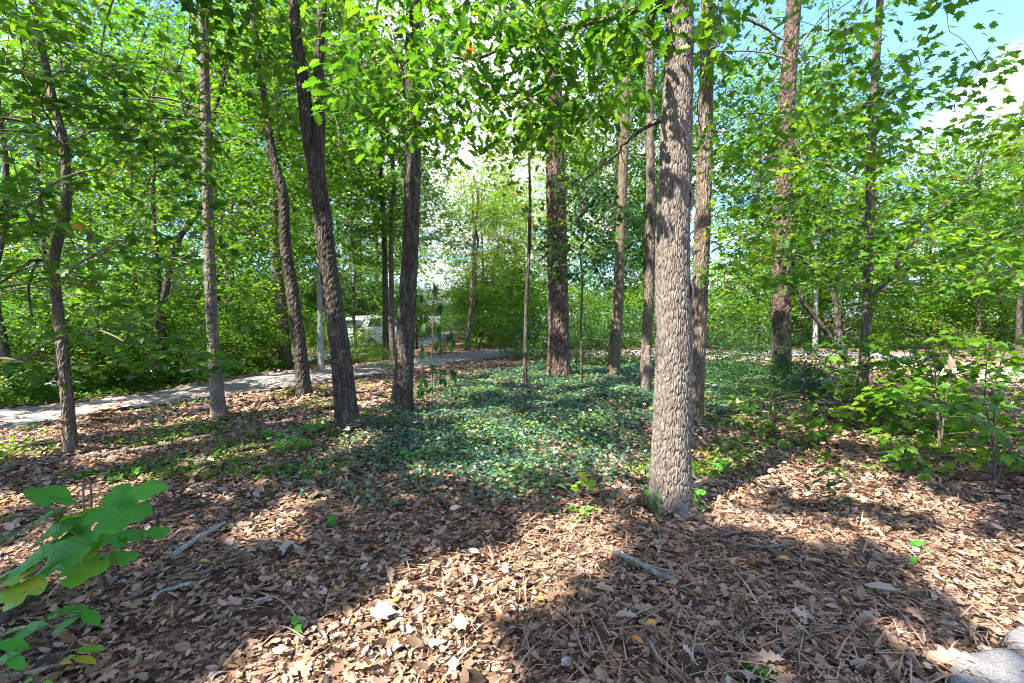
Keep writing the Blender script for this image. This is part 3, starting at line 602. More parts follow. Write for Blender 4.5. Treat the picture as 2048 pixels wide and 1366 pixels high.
A = branch_net(cs, np.array([ip(p12, z) for z in np.linspace(2, 9, 30)]), .003)
obj('twigs', A.mesh('twigs', b12), M['twig'], r12, kind='stuff')
foliage('foliage', MAPLE, L, M['leaf'], r12, b12)
cs = np.array([P(x, y, d) for x, y, d in zip(rng.uniform(1440, 2090, 190), 590 - rng.beta(1.2, 1.3, 190) * 370, rng.uniform(5.6, 9.5, 190))])
L = sprays(cs, 40, .5, .105, tone=(.25, .9), droop=.2, thick=.04)
A = branch_net(cs, np.vstack([np.array([ip(p12, z) for z in np.linspace(2, 7, 24)]), limb12]), .003); obj('twigs', A.mesh('twigs', b12), M['twig'], r12, kind='stuff')
L = single_leaves('leaf', MAPLE, 'maple', L, M['leaf_yellow'], r12, b12, 200)
foliage('crown', MAPLELO, L, M['leaf_yellow'], r12, b12)

r13, b13, p13, _ = make_tree('crooked_sapling', 'crooked small tree with two dark bending stems between the pine and the young tree', [(1697, 768, 16), (1696, 735, 14), (1680, 700, 12), (1655, 668, 12), (1628, 632, 11), (1603, 598, 10), (1590, 550, 9), (1580, 480, 7)], M['bark_dark'], 5.5, seg=16, flare=.1, depth=0)
limb(r13, b13, [(1692, 722, b13[1]), (1680, 680, b13[1] + .1), (1674, 630, b13[1] + .2), (1662, 580, b13[1] + .3), (1635, 545, b13[1] + .4), (1608, 525, b13[1] + .5)], .075, .035, M['bark_dark'], name='trunk', seg=12)
crown_on(r13, b13, p13, 2.4, 6, 2.0, 40, 40, .12, M['leaf_dark'], MAPLELO, srad=.5, tone=(.3, .9))

r14, b14, p14, _ = make_tree('sapling', 'thin dark straight sapling stem left of the red pine', [(1050, 772, 10), (1051, 690, 8), (1053, 600, 8), (1058, 500, 7), (1060, 400, 6), (1058, 310, 4)], M['bark_dark'], 7.2, seg=12, flare=.1, depth=0)
r14['label'] = 'thin dark straight sapling stem standing just before the red pine'
crown_on(r14, b14, p14, 3.6, 7.0, 1.0, 28, 36, .12, M['leaf_autumn'], MAPLELO, srad=.4, tone=(.0, .5), gap=False)
r15, b15, p15, _ = make_tree('sapling', 'very thin grey sapling standing between the red pine and the olive leaning tree', [(1164, 775, 5), (1162, 660, 4), (1165, 560, 3.6), (1160, 500, 3)], M['bark_dark'], 4.3, seg=10, flare=.1, depth=0)
crown_on(r15, b15, p15, 2.2, 4.9, 1.2, 36, 36, .11, M['leaf_dark'], MAPLELO, srad=.4, tone=(.3, .9), gap=False)

# hanging-leaf sapling among the ground cover
b = onground(G(864, 805)); rr = thing('sapling', 'wiry sapling with drooping dark leaves rising from the ground cover', 'sapling', b)
p = resample([b, P(864, 720, b[1]), P(866, 640, b[1]), P(868, 560, b[1])], 20); V, T = tube(p, np.linspace(.012, .006, 20), 7); obj('stem', mesh('stem', V - b, T, smooth=True), M['twig'], rr)
dl = []
for (x, y) in ((868, 570), (845, 600), (880, 610), (850, 640), (872, 655), (900, 668), (842, 690), (880, 690), (860, 720), (905, 690), (890, 740), (912, 745), (882, 755), (850, 760), (900, 780), (842, 780)):
    dl.append(P(x, y, b[1] + rng.normal(0, .15)))
dl = np.repeat(np.array(dl), 4, 0) + rng.normal(0, .05, (64, 3)); a = rng.uniform(0, 6.28, 64)
Ld = Leaves(dl, rots(np.column_stack([.5 * np.cos(a), .5 * np.sin(a), -np.ones(64)]), np.column_stack([np.cos(a), np.sin(a), np.full(64, .4)])), rng.uniform(.13, .22, 64), rng.uniform(.1, .6, 64))
A = Acc()
for q in dl[::4]: twig_to(A, ip(p, max(q[2] - .1, .1)), q, .005, .003)
obj('twigs', A.mesh('twigs', b), M['twig'], rr, kind='stuff')
Ld = single_leaves('leaf', OVAL, 'oval', Ld, M['leaf_dark'], rr, b, 63); foliage('foliage', OVAL, Ld, M['leaf_dark'], rr, b)

# dead snag at the slender tree's foot
b = onground(G(1292, 790)); sn = thing('dead_snag', 'short pale knobbly dead snag leaning on the slender tree behind the oak', 'snag', b)
p, r_ = resample([b - (0, 0, .05), P(1293, 765, b[1]), P(1297, 740, b[1] - .05), P(1294, 715, b[1]), P(1297, 690, b[1] + .02)], 40, [.15, .10, .085, .08, .03])
V, T = tube(p, r_ * (1 + .10 * np.sin(np.arange(40) * .7)), 14, disp=.012 * np.sin(np.arange(14) * 2.4)[None] * np.ones((40, 1))); obj('stump', mesh('stump', V - b, T, smooth=True), M['dead_wood'], sn)

# far trunks one can tell apart; crowns are shared meshes
def tri_count(me): return len(me.polygons)
PROTO = {}
def proto(key, h0, h, r, n, per, size, mat, tone=(.1, .85), srad=.7, tp=DIAM, tr=.12):
    q = np.linspace(0, 1, 8)[:, None] * (0, 0, h * .95) + np.column_stack([np.cumsum(rng.normal(0, .06, (8, 2)), 0), np.zeros(8)])
    V, T = tube(q, np.linspace(tr, .02, 8), 10); tm = mesh('trunk', V, T, smooth=True)
    cs_ = ellipsoid(n, (0, 0, (h0 + h) / 2), (r, r, (h - h0) / 2), .3)
    wv = 1 + .35 * np.sin(np.arctan2(cs_[:, 1], cs_[:, 0]) * 3 + cs_[:, 2] * 1.1); cs_[:, :2] *= wv[:, None]
    cs_ += rng.normal(0, .35, cs_.shape); cs_[:, 2] = np.maximum(cs_[:, 2], .3)
    L_ = sprays(cs_, per, srad, size, tone=tone, thick=.1)
    V, T, tn = bake(tp, L_, np.zeros(3)); cm_ = mesh('crown', V, T, tn); cm_.materials.append(mat)
    A_ = branch_net(cs_[::3], np.array([ip(q, z) for z in np.linspace(.4, h * .9, 20)]), .006)
    bm_ = A_.mesh('twigs'); bm_.materials.append(M['twig'])
    PROTO[key] = (tm, cm_, bm_, h)
proto('tall_a', 1.6, 13, 3.0, 150, 56, .17, M['leaf'])
proto('tall_b', 1.8, 15, 2.9, 150, 56, .17, M['leaf_yellow'])
proto('mid_a', 0.6, 8.5, 2.6, 150, 54, .16, M['leaf'], (.2, .9), tr=.08)
proto('mid_b', 0.6, 8, 2.6, 150, 54, .16, M['leaf_yellow'], (.3, .9), tr=.08)
proto('autumn', 0.9, 8, 2.4, 150, 55, .16, M['leaf_autumn'], (.05, .8), tr=.07)
proto('lacy', 1.2, 9, 2.5, 140, 46, .14, M['leaf_yellow'], (.45, 1.0), tr=.07)
proto('airy', 1.3, 9, 2.5, 120, 42, .14, M['leaf'], (.4, 1.0), tr=.06)
proto('dark', 0.6, 9, 2.5, 240, 60, .15, M['leaf_dark'], (.2, .95), tr=.10)
proto('shrub_a', 0.15, 2.6, 1.5, 70, 45, .11, M['leaf'], (.2, .9), .45, MAPLELO, .03)
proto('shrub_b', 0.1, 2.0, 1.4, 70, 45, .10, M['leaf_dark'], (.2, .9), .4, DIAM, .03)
proto('shrub_c', 0.1, 2.2, 1.3, 60, 45, .10, M['leaf_yellow'], (.2, .9), .4, DIAM, .03)
def place(key, x, y, s, name, label, cat, group=None, bark='bark_dark', rot=None, trunk=True, sz=1.0):
    tm, cm_, bm_, h = PROTO[key]
    o = thing(name, label, cat, (x, y, float(gz(x, y))), group); o.rotation_euler = (0, 0, rng.uniform(0, 6.28) if rot is None else rot); o.scale = (s, s, s * sz)
    if trunk:
        t_ = bpy.data.objects.new('trunk', tm); t_.parent = o; COL.objects.link(t_)
        if not tm.materials: tm.materials.append(M[bark])
        t_.material_slots[0].link = 'OBJECT'; t_.material_slots[0].material = M[bark]
    c_ = bpy.data.objects.new('crown', cm_); c_.parent = o; c_['kind'] = 'stuff'; COL.objects.link(c_)
    k_ = bpy.data.objects.new('twigs', bm_); k_.parent = o; k_['kind'] = 'stuff'; COL.objects.link(k_)
    return o
def far_tree(name, label, pix, mat, key, sc_, Y=None, cz=None, ztop=12):
    r_, b_, p_, _ = make_tree(name, label, pix, mat, ztop, Y=Y, seg=18, flare=.15, depth=.01, cell=(.06, .2))
    tm, cm_, bm_, h = PROTO[key]
    zz = ztop - h * sc_ * .95
    for nm, me_ in (('crown', cm_), ('twigs', bm_)):
        c_ = bpy.data.objects.new(nm, me_); c_.parent = r_; c_['kind'] = 'stuff'; COL.objects.link(c_)
        top = ip(p_, ztop) - b_; c_.location = (top[0], top[1], max(zz, 1.0)); c_.scale = (sc_,) * 3; c_.rotation_euler = (0, 0, rng.uniform(0, 6.28))
    return r_
far_tree('roadside_tree', 'thick grey trunk on the far verge of the driveway behind the dark leaning tree', [(572, 735, 28), (566, 650, 24), (556, 560, 23), (550, 490, 22), (548, 400, 20), (560, 240, 15)], M['bark_grey'], 'tall_a', .9, ztop=15)
far_tree('roadside_tree', 'thin whitish trunk with sunlit bark on the far verge behind the forked tree', [(642, 742, 14), (640, 650, 11), (638, 560, 10), (637, 480, 9), (640, 300, 8)], M['bark_white'], 'tall_b', .8, ztop=14)
far_tree('roadside_tree', 'dark trunk of a close pair beyond the driveway, the darker of the two', [(772, 722, 14), (771, 650, 12), (770, 560, 11), (768, 450, 10)], M['bark_dark'], 'tall_a', .8, ztop=13)
far_tree('roadside_tree', 'brown trunk of a close pair beyond the driveway, the paler of the two', [(785, 724, 12), (784, 650, 10), (783, 560, 9), (782, 450, 9)], M['bark_pine'], 'mid_a', 1.0, ztop=11)
far_tree('leaning_maple', 'dark trunk leaning over beyond the driveway among low maple leaves', [(306, 770, 20), (314, 690, 17), (325, 610, 16), (340, 545, 15), (357, 480, 14), (385, 440, 11), (410, 400, 9)], M['bark_dark'], 'mid_a', .9, ztop=9)
far_tree('bend_tree', 'brown tree at the far verge where the driveway bends, nearest the road edge', [(935, 700, 12), (938, 650, 9), (944, 590, 8), (948, 500, 7)], M['bark_pine'], 'lacy', .9, ztop=8.5)
far_tree('bend_tree', 'thin dark tree at the drive bend with a slanting stem behind the brown one', [(963, 702, 8), (958, 650, 6), (952, 590, 6), (950, 520, 5)], M['bark_dark'], 'airy', .9, Y=24, ztop=8.5)
far_tree('bend_tree', 'pale pinkish tree with sunlit foot at the drive bend under yellow leaves', [(981, 700, 10), (982, 650, 8), (983, 610, 7), (986, 540, 6)], M['bark_white'], 'lacy', 1.0, Y=26, ztop=9)
far_tree('pale_tree', 'bright white trunk beyond the sunny clearing between the pine and the crooked tree', [(1630, 698, 12), (1631, 640, 9), (1632, 580, 8), (1630, 480, 7)], M['bark_white'], 'mid_b', 1.0, Y=23.5, ztop=9)
far_tree('pale_tree', 'second pale trunk beyond the sunny clearing, mostly hidden by the crooked tree', [(1668, 698, 11), (1676, 650, 9), (1680, 600, 8), (1684, 520, 7)], M['bark_white'], 'mid_b', 1.0, Y=24, ztop=9)
far_tree('edge_tree', 'dark grey trunk at the edge of the sunny clearing beyond the thicket', [(2038, 705, 16), (2038, 640, 13), (2040, 580, 12), (2042, 450, 11)], M['bark_dark'], 'tall_a', .75, Y=20, ztop=11)
far_tree('edge_tree', 'brownish trunk behind the maple thicket beyond the sunny clearing', [(1955, 705, 12), (1957, 640, 10), (1958, 560, 9), (1958, 480, 8)], M['bark_grey'], 'mid_a', 1.0, Y=22, ztop=9.5)

# ------------------------------------------------------------------ young maples beyond the driveway and along it
spots = [(-9.6, 8.6, 'mid', 8.5, 3.0), (-8.6, 11.2, 'mid', 8, 2.6), (-7.0, 14.4, 'mid', 8.5, 2.6), (-11.5, 11.5, 'mid', 9.5, 3.0), (-9.6, 15.0, 'mid', 10, 3.0), (-12.6, 15.5, 'mid', 10, 3.2), (-4.6, 18.6, 'mid', 8, 2.3), (-6.6, 19.0, 'mid', 9, 2.6)]
MAPLE_LABEL = ['leafy young maple across the driveway behind the crooked slim tree', 'young maple across the driveway seen just behind the pale beech', 'young maple across the driveway between the dark leaning and forked trees',
    'tall young maple deeper in the wood behind the crooked slim tree', 'tall young maple deeper in the wood behind the pale beech', 'dense maple by the lower road at the wood edge', 'small leafy maple beyond the drive behind the flared trunk', 'young maple beyond the drive behind the forked tree']
for (x, y, k, h, r), lab in zip(spots, MAPLE_LABEL):
    bb = np.array([x, y, float(gz(x, y))]); rt = thing('young_maple', lab, 'tree', bb, 'young maples beyond the driveway')
    q = np.column_stack([x + np.cumsum(rng.normal(0, .07, 8)), y + np.cumsum(rng.normal(0, .07, 8)), np.linspace(-.1, h * .95, 8)])
    V, T = tube(*resample(q, 24, np.linspace(.075, .02, 8)), 10); obj('trunk', mesh('trunk', V - bb, T, smooth=True), M['bark_dark'], rt)
    crown_on(rt, bb, q, .7, h, r * 1.05, 140, 42, .115, M['leaf'] if rng.uniform() < .6 else M['leaf_yellow'], MAPLELO, srad=.55, tone=(.1, .85), gap_far=.6, thick=.05, droop=.2, keep=sky_hole)
# near maple reaching in from the side of the view
bb = np.array([-6.3, 4.3, 0.0]); rt = thing('young_maple', 'broad leafed maple whose layered sprays hang before the crooked slim tree', 'tree', bb)
q = np.column_stack([np.full(8, -6.3) + np.linspace(0, .5, 8), np.linspace(4.3, 4.6, 8), np.linspace(-.1, 6.5, 8)])
V, T = tube(*resample(q, 24, np.linspace(.07, .02, 8)), 12); obj('trunk', mesh('trunk', V - bb, T, smooth=True), M['bark_grey'], rt)
cs = np.array([P(x, y, d) for x, y, d in zip(rng.uniform(-60, 440, 150), np.r_[rng.uniform(-20, 480, 95), rng.uniform(480, 740, 55)], rng.uniform(4.4, 6.6, 150))])
cs = cs[(cs[:, 2] > .75)]
L = sprays(cs, 24, .36, .105, thick=.035, tilt=.35, droop=.2, tone=(.15, .8)); L = L[~sun_gap(L.pos)]
A = branch_net(cs, np.array([ip(q, z) for z in np.linspace(.3, 6.2, 24)]), .003)
obj('twigs', A.mesh('twigs', bb), M['twig'], rt, kind='stuff')
L = single_leaves('leaf', MAPLE, 'maple', L, M['leaf'], rt, bb, 280); foliage('crown', MAPLE, L, M['leaf'], rt, bb)

# ------------------------------------------------------------------ maple sapling thicket on the sunny side
SAP = [((1880, 905), 1.7, 'tallest sapling of the maple thicket with a dry brown leaf caught in it'), ((1965, 880), 1.5, 'maple sapling at the outer edge of the thicket beside the sunny leaf litter'), ((1800, 865), 1.5, 'maple sapling in the thicket nearest the young tree trunk'),
       ((1990, 960), .9, 'low maple sapling spreading bright broad leaves over sunlit leaf litter'), ((1690, 850), 1.0, 'low leafy sapling at the foot of the young tree'), ((1545, 870), .62, 'small bright yellow green seedling tree in sun before the brown pine'), ((2060, 850), 1.6, 'maple sapling by the clearing reaching in at the picture edge'),
       ((1850, 835), 1.3, 'shaded maple sapling in the back of the thicket')]
for (pp, h, lab) in SAP:
    bb = onground(G(*pp)); rt = thing('maple_sapling', lab, 'sapling', bb, 'saplings of the maple thicket')
    h = h * .9; ns = rng.integers(2, 4); st_all = []
    for s_ in range(ns):
        an = rng.uniform(0, 6.28); q = np.array([bb - (0, 0, .03), bb + (.1 * math.cos(an), .1 * math.sin(an), h * .45), bb + (.32 * math.cos(an), .32 * math.sin(an), h * .95)]); q = resample(q, 14); st_all.append(q)
        V, T = tube(q, np.linspace(.013, .005, 14), 7); obj('stem', mesh('stem', V - bb, T, smooth=True), M['twig'], rt)
    S = np.vstack(st_all); n_ = int(9 + 13 * h)
    rad_ = .5 + .35 * h
    cs = bb + np.column_stack([rng.normal(0, rad_ * .55, n_), rng.normal(0, rad_ * .5, n_), rng.uniform(.15, 1.0, n_) ** 1.2 * h])
    L = sprays(cs, 15, .24, .105, thick=.03, tilt=.4, droop=.3, tone=(.25, .9))
    L = L[L.pos[:, 2] > .06]
    A = Acc()
    for c_ in cs: twig_to(A, S[np.argmin(np.linalg.norm(S - c_ + (0, 0, .15), axis=1))], c_, .005, .002)
    obj('twigs', A.mesh('twigs', bb), M['twig'], rt, kind='stuff')
    L = single_leaves('leaf', MAPLE, 'maple', L, M['leaf_yellow'], rt, bb, 110); foliage('foliage', MAPLE, L, M['leaf_yellow'], rt, bb)
    if abs(h - 1.53) < .01:
        o = obj('dry_leaf', mesh('dry_leaf', MAPLE[0] * .17, MAPLE[1], np.full(len(MAPLE[0]), .75)), M['dry_leaf'], rt); o.location = P(1900, 738, bb[1] - .4) - bb; o.rotation_euler = (R(95), 0, R(20)); o['label'] = 'dry brown leaf caught upright'

# dark shrubs under the pine and before the oak's back
SH = [(1470, 800, .5, 'shrub_b', 'low dark shrub beyond the flaky oak'), (1600, 780, .55, 'shrub_b', 'dark leafy shrub at the foot of the brown pine'), (1530, 800, .35, 'shrub_b', 'small dark shrub before the brown pine'), (1655, 790, .6, 'shrub_b', 'dark glossy shrub between the pine and the crooked small tree'), (1500, 745, .75, 'shrub_b', 'thin leafed bush growing against the sunny clearing before the pine'),
      (1440, 770, .5, 'shrub_b', 'dark shrub close beside the flaky trunk')]
for (x, y, s, k, lab) in SH:
    g = G(x, y); place(k, g[0], g[1], s, 'dark_shrub', lab, 'shrub', 'dark shrubs round the pine', trunk=False)
VG = [(30, 'shrub_a', .62, 'maple sprout clump on the far verge outside the crooked slim tree'), (110, 'shrub_a', .8, 'leafy sprout clump on the far verge just behind the crooked slim tree'), (185, 'shrub_c', .6, 'light green sprout clump on the far verge past the crooked slim tree'), (255, 'shrub_a', .85, 'tall sprout clump on the far verge before the leaning maple'),
      (330, 'shrub_a', .7, 'leafy bush on the far verge at the foot of the leaning maple'), (392, 'shrub_c', .7, 'light green bush on the far verge close by the pale beech'), (470, 'shrub_a', .75, 'leafy bush on the far verge past the pale beech'), (530, 'shrub_a', .7, 'leafy bush on the far verge before the thick grey trunk'), (668, 'shrub_c', .55, 'light green bush on the far verge behind the forked tree')]
for (x, k, s, lab) in VG:
    g = G(x, float(np.interp(x, [0, 200, 400, 560, 700], [822, 797, 769, 748, 732])) - 8); d_ = g[:2] / np.linalg.norm(g[:2]) * rng.uniform(.9, 1.8)
    place(k, g[0] + d_[0], g[1] + d_[1], s, 'verge_bush', lab, 'bush', 'bushes on the far verge of the driveway', trunk=False)
    if rng.uniform() < .9: place(('shrub_a', 'shrub_c')[rng.integers(0, 2)], g[0] + d_[0] * 3 - .5, g[1] + d_[1] * 3 + .6, s * rng.uniform(.9, 1.3), 'verge_bush', lab.replace('on the far verge', 'deeper behind the far verge'), 'bush', 'bushes on the far verge of the driveway', trunk=False)
# hedge of rhododendron-like shrubs at the back of the ground cover
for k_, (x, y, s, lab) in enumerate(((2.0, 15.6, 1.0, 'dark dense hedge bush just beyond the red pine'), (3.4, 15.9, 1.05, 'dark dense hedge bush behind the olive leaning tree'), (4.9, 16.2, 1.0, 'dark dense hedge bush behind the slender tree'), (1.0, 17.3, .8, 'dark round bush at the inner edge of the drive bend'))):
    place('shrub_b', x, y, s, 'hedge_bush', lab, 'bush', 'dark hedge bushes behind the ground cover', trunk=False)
for (px_, py_, s, lab) in ((885, 706, .38, 'small dark green rounded shrub by the road beyond the drive'), (1100, 722, .4, 'bright green small bush at the inside of the drive bend'), (738, 714, .8, 'loose green bush standing before the white car'), (700, 722, .5, 'loose green bush on the far verge behind the forked tree'), (760, 740, .38, 'feathery bright green bush on the drive edge beside the flared trunk')):
    g = G(px_, py_); place('shrub_b' if px_ == 885 else 'shrub_c', g[0], g[1], s, 'small_bush', lab, 'bush', trunk=False)

# ------------------------------------------------------------------ background wood
def top_py(px):
    return np.interp(px, [-400, 0, 500, 640, 760, 860, 930, 1080, 1130, 1250, 1400, 1640, 1700, 1780, 1950, 2100, 2500], [-150, -150, -120, -20, 90, 270, 350, 330, 110, 20, 0, 40, 250, 300, 275, 230, 150])
ANCH = [(-200, 'the view edge'), (110, 'the crooked slim tree'), (420, 'the pale beech'), (655, 'the forked tree'), (815, 'the flared trunk'), (1115, 'the red pine'), (1245, 'the olive tree'), (1345, 'the big oak'), (1565, 'the brown pine'), (1738, 'the young tree'), (1957, 'the thicket trunk'), (2040, 'the clearing edge trunk'), (2300, 'the view edge')]
def between(px):
    for (a, n0), (b_, n1) in zip(ANCH[:-1], ANCH[1:]):
        if px < b_:
            if n1 == 'the view edge' or n0 == 'the view edge': return f'past {n0}' if n1 == 'the view edge' else f'outside {n1}'
            f_ = (px - a) / (b_ - a); return f'just right of {n0}' if f_ < .34 else f'just left of {n1}' if f_ > .66 else f'midway between {n0} and {n1}'
    return 'past the young tree'
zone = lambda px: ('beyond the lower road' if px < 620 else 'behind the drive bend' if px < 1130 else 'behind the dark hedge' if px < 1420 else 'beyond the sunny clearing')
rows = [(20, 27, 14), (29, 38, 15), (42, 56, 13), (62, 80, 15)]
for ri, (ya, yb, n) in enumerate(rows):
    for k in range(n):
        px_ = -180 + (2408) * (k + rng.uniform(.1, .9)) / n; y = rng.uniform(ya, yb)
        x = (px_ - 1024) / FPX * y
        if ri == 0 and (inpoly(np.array([x]), np.array([y]), DRIVE)[0] or inpoly(np.array([x]), np.array([y]), ROAD)[0] or (2 < x < 24 and y < 23.5)): y = 25.5 + rng.uniform(0, 4); x = (px_ - 1024) / FPX * y
        if inpoly(np.array([x]), np.array([y]), ROAD)[0]: x -= 4.5
        ztop = H + y * math.tan(math.atan((683 - (top_py(px_) + rng.uniform(-60, 70))) / FPX) + PITCH)
        ztop = np.clip(ztop, 4.5, 26)
        far = ['tall_a', 'tall_b', 'mid_a', 'mid_b']
        key = ('autumn' if ri > 1 and rng.uniform() < .2 else ('lacy', 'airy')[rng.integers(0, 2)]) if 800 < px_ < 1120 else 'dark' if (1120 < px_ < 1330 and ri == 0) else far[rng.integers(0, 2)] if ztop > 10 else far[rng.integers(2, 4)]
        s = ztop / PROTO[key][3]; zs = 1.0
        if s > 1.5: zs = s / 1.5; s = 1.5
        colour = {'tall_a': 'green', 'tall_b': 'yellow green', 'mid_a': 'green', 'mid_b': 'yellow green', 'autumn': 'yellowing', 'lacy': 'loose light green', 'airy': 'airy green', 'dark': 'dark green'}[key]
        size_ = 'tall' if ztop > 10 else 'low'
        dist = ('nearby', 'farther', 'deep', 'farthest')[ri]
        place(key, x, y, s, 'woodland_tree', f'{dist} {size_} {colour} tree {between(px_)}', 'tree', 'woodland trees round the drive', bark=['bark_dark', 'bark_grey', 'bark_pine'][rng.integers(0, 3)], sz=zs)
for k in range(125):                                                     # understorey
    px_ = -150 + 2350 * (k + rng.uniform(0, 1)) / 90 if k < 90 else rng.uniform(380, 1080); y = rng.uniform(14, 42) if k < 90 else rng.uniform(25, 48); x = (px_ - 1024) / FPX * y
    q = (np.array([x]), np.array([y]))
    if 1 < x < 24 and y < 24: y = rng.uniform(23.0, 25.0); x = (px_ - 1024) / FPX * y; q = (np.array([x]), np.array([y]))
    if inpoly(*q, DRIVE)[0] or inpoly(*q, ROAD)[0] or (-8 < x < 1 and y < 17.5): continue
    key = ['shrub_a', 'shrub_b', 'shrub_c'][rng.integers(0, 3)] if px_ < 800 else ['shrub_a', 'shrub_c', 'shrub_c'][rng.integers(0, 3)]
    colour = {'shrub_a': 'broad leafed green', 'shrub_b': 'dark green', 'shrub_c': 'light green'}[key]
    place(key, x, y, rng.uniform(.9, 1.5) * (1 + max(y - 20, 0) * .04), 'understorey_shrub', f"{colour} {'nearer' if y < 20 else 'middle' if y < 25 else 'deeper' if y < 31 else 'far' if y < 38 else 'farthest'} shrub {between(px_)}", 'shrub', 'understorey shrubs of the wood', trunk=False)

# ------------------------------------------------------------------ unseen trees added around the camera to shade the ground
SHADE = [(-9.0, -1.0, 11, 3.4, 6, 11), (-6.0, -4.0, 12, 3.6, 6.5, 12), (-12.5, 2.5, 12, 3.6, 6, 12), (-3.0, -3.2, 11, 3.0, 6, 11), (-13, -4, 13, 3.8, 7, 13), (-9, -7, 13, 3.8, 7, 13), (1.2, -2.5, 11, 3.0, 6, 11)]
for (x, y, h, r, z0, z1) in SHADE:
    bb = np.array([x, y, float(gz(x, y))]); rt = thing('added_shade_tree', 'tall leafy tree added unseen behind the viewer to shade the ground', 'tree', bb, 'unseen shade trees added behind the viewer')
    q = np.column_stack([x + np.cumsum(rng.normal(0, .08, 8)), y + np.cumsum(rng.normal(0, .08, 8)), np.linspace(-.1, h, 8)])
    V, T = tube(*resample(q, 30, np.linspace(.2, .04, 8)), 14); obj('trunk', mesh('trunk', V - bb, T, smooth=True), M['bark_grey'], rt)
    crown_on(rt, bb, q, z0, z1, r * 1.1, 190, 60, .215, M['leaf'], srad=.85)

# ------------------------------------------------------------------ white car and house far beyond
M['car_paint'] = simple_mat('white_car_paint', (.78, .78, .79), (.82, .82, .82), 3, .25, 0, .5, 2, .8)
M['car_glass'] = simple_mat('car_window', (.02, .025, .03), (.03, .035, .04), 3, .06, 0, .6, 2)
M['tyre'] = simple_mat('tyre_rubber', (.02, .02, .02), (.035, .035, .035), 30, .8)
M['rim'] = simple_mat('wheel_rim', (.4, .4, .42), (.5, .5, .52), 10, .35)
M['lamp'] = simple_mat('car_lamp', (.6, .1, .08), (.7, .14, .1), 10, .2)
g = G(748, 701); cpos = np.array([g[0], g[1], 0.04])
car = thing('parked_car', 'white car parked on the road beyond the driveway, half hidden by trunks', 'car', cpos); car.rotation_euler = (0, 0, R(70))
prof = [(-2.15, .35), (-2.2, .75), (-2.1, 1.0), (-1.75, 1.12), (-1.35, 1.55), (-.4, 1.66), (.5, 1.6), (1.15, 1.1), (1.95, .95), (2.2, .7), (2.2, .35)]
V, T = [], []
for sy, inset in ((-.9, 0), (.9, 0)):
    for (x, z) in prof: V.append((x, sy * (1 - .18 * max(0, z - 1.0) / .6), z))
n = len(prof)
for k in range(n): a, b_ = k, (k + 1) % n; T += [[a, b_, b_ + n], [a, b_ + n, a + n]]
for k in range(1, n - 1): T += [[0, k + 1, k], [n, n + k, n + k + 1]]
obj('body', mesh('body', V, T), M['car_paint'], car)
for sy in (-1, 1):
    yy = sy * .905
    for pts_ in ([(-1.55, 1.14), (-1.25, 1.48), (-.45, 1.57), (-.45, 1.14)], [(-.35, 1.14), (-.35, 1.57), (.45, 1.52), (1.0, 1.14)]):
        Vw = [(x, sy * (.9 * (1 - .18 * (z - 1) / .6) + .008), z) for x, z in pts_] + [(x, sy * (.9 * (1 - .18 * (z - 1) / .6) - .02), z) for x, z in pts_]
        Tw = [[0, 1, 2], [0, 2, 3], [4, 6, 5], [4, 7, 6]] + [x_ for k in range(4) for x_ in ([k, (k + 1) % 4, 4 + (k + 1) % 4], [k, 4 + (k + 1) % 4, 4 + k])]
        obj('window', mesh('window', Vw, Tw), M['car_glass'], car)
    for x in (-1.35, 1.4):
        V, T = tube(np.array([[x, yy - sy * .2, .32], [x, yy, .32]]), .32, 18); wh = obj('wheel', mesh('wheel', V, T), M['tyre'], car)
        V, T = tube(np.array([[x, yy - sy * .02, .32], [x, yy + sy * .012, .32]]), .2, 14); obj('rim', mesh('rim', V, T), M['rim'], wh)
for xx, zz0, zz1, hw in ((-1.56, 1.16, 1.52, .62), (.86, 1.16, 1.55, .68)):
    s = 1 if xx > 0 else -1
    Vw = [(xx + s * .30, -hw, zz0), (xx + s * .30, hw, zz0), (xx - s * .22, hw * .9, zz1), (xx - s * .22, -hw * .9, zz1)]; Vw += [(a - s * .08, b_, c - .03) for a, b_, c in Vw]
    Tw = [[0, 1, 2], [0, 2, 3], [4, 6, 5], [4, 7, 6]] + [x_ for k in range(4) for x_ in ([k, (k + 1) % 4, 4 + (k + 1) % 4], [k, 4 + (k + 1) % 4, 4 + k])]
    obj('windscreen', mesh('windscreen', Vw, Tw), M['car_glass'], car)
for sy in (-.7, .7): obj('tail_light', mesh('tail_light', *box(-2.17, sy, .85, .06, .25, .14)), M['lamp'], car)
for sy in (-.68, .68): obj('headlight', mesh('headlight', *box(2.14, sy, .76, .10, .28, .13)), M['rim'], car)

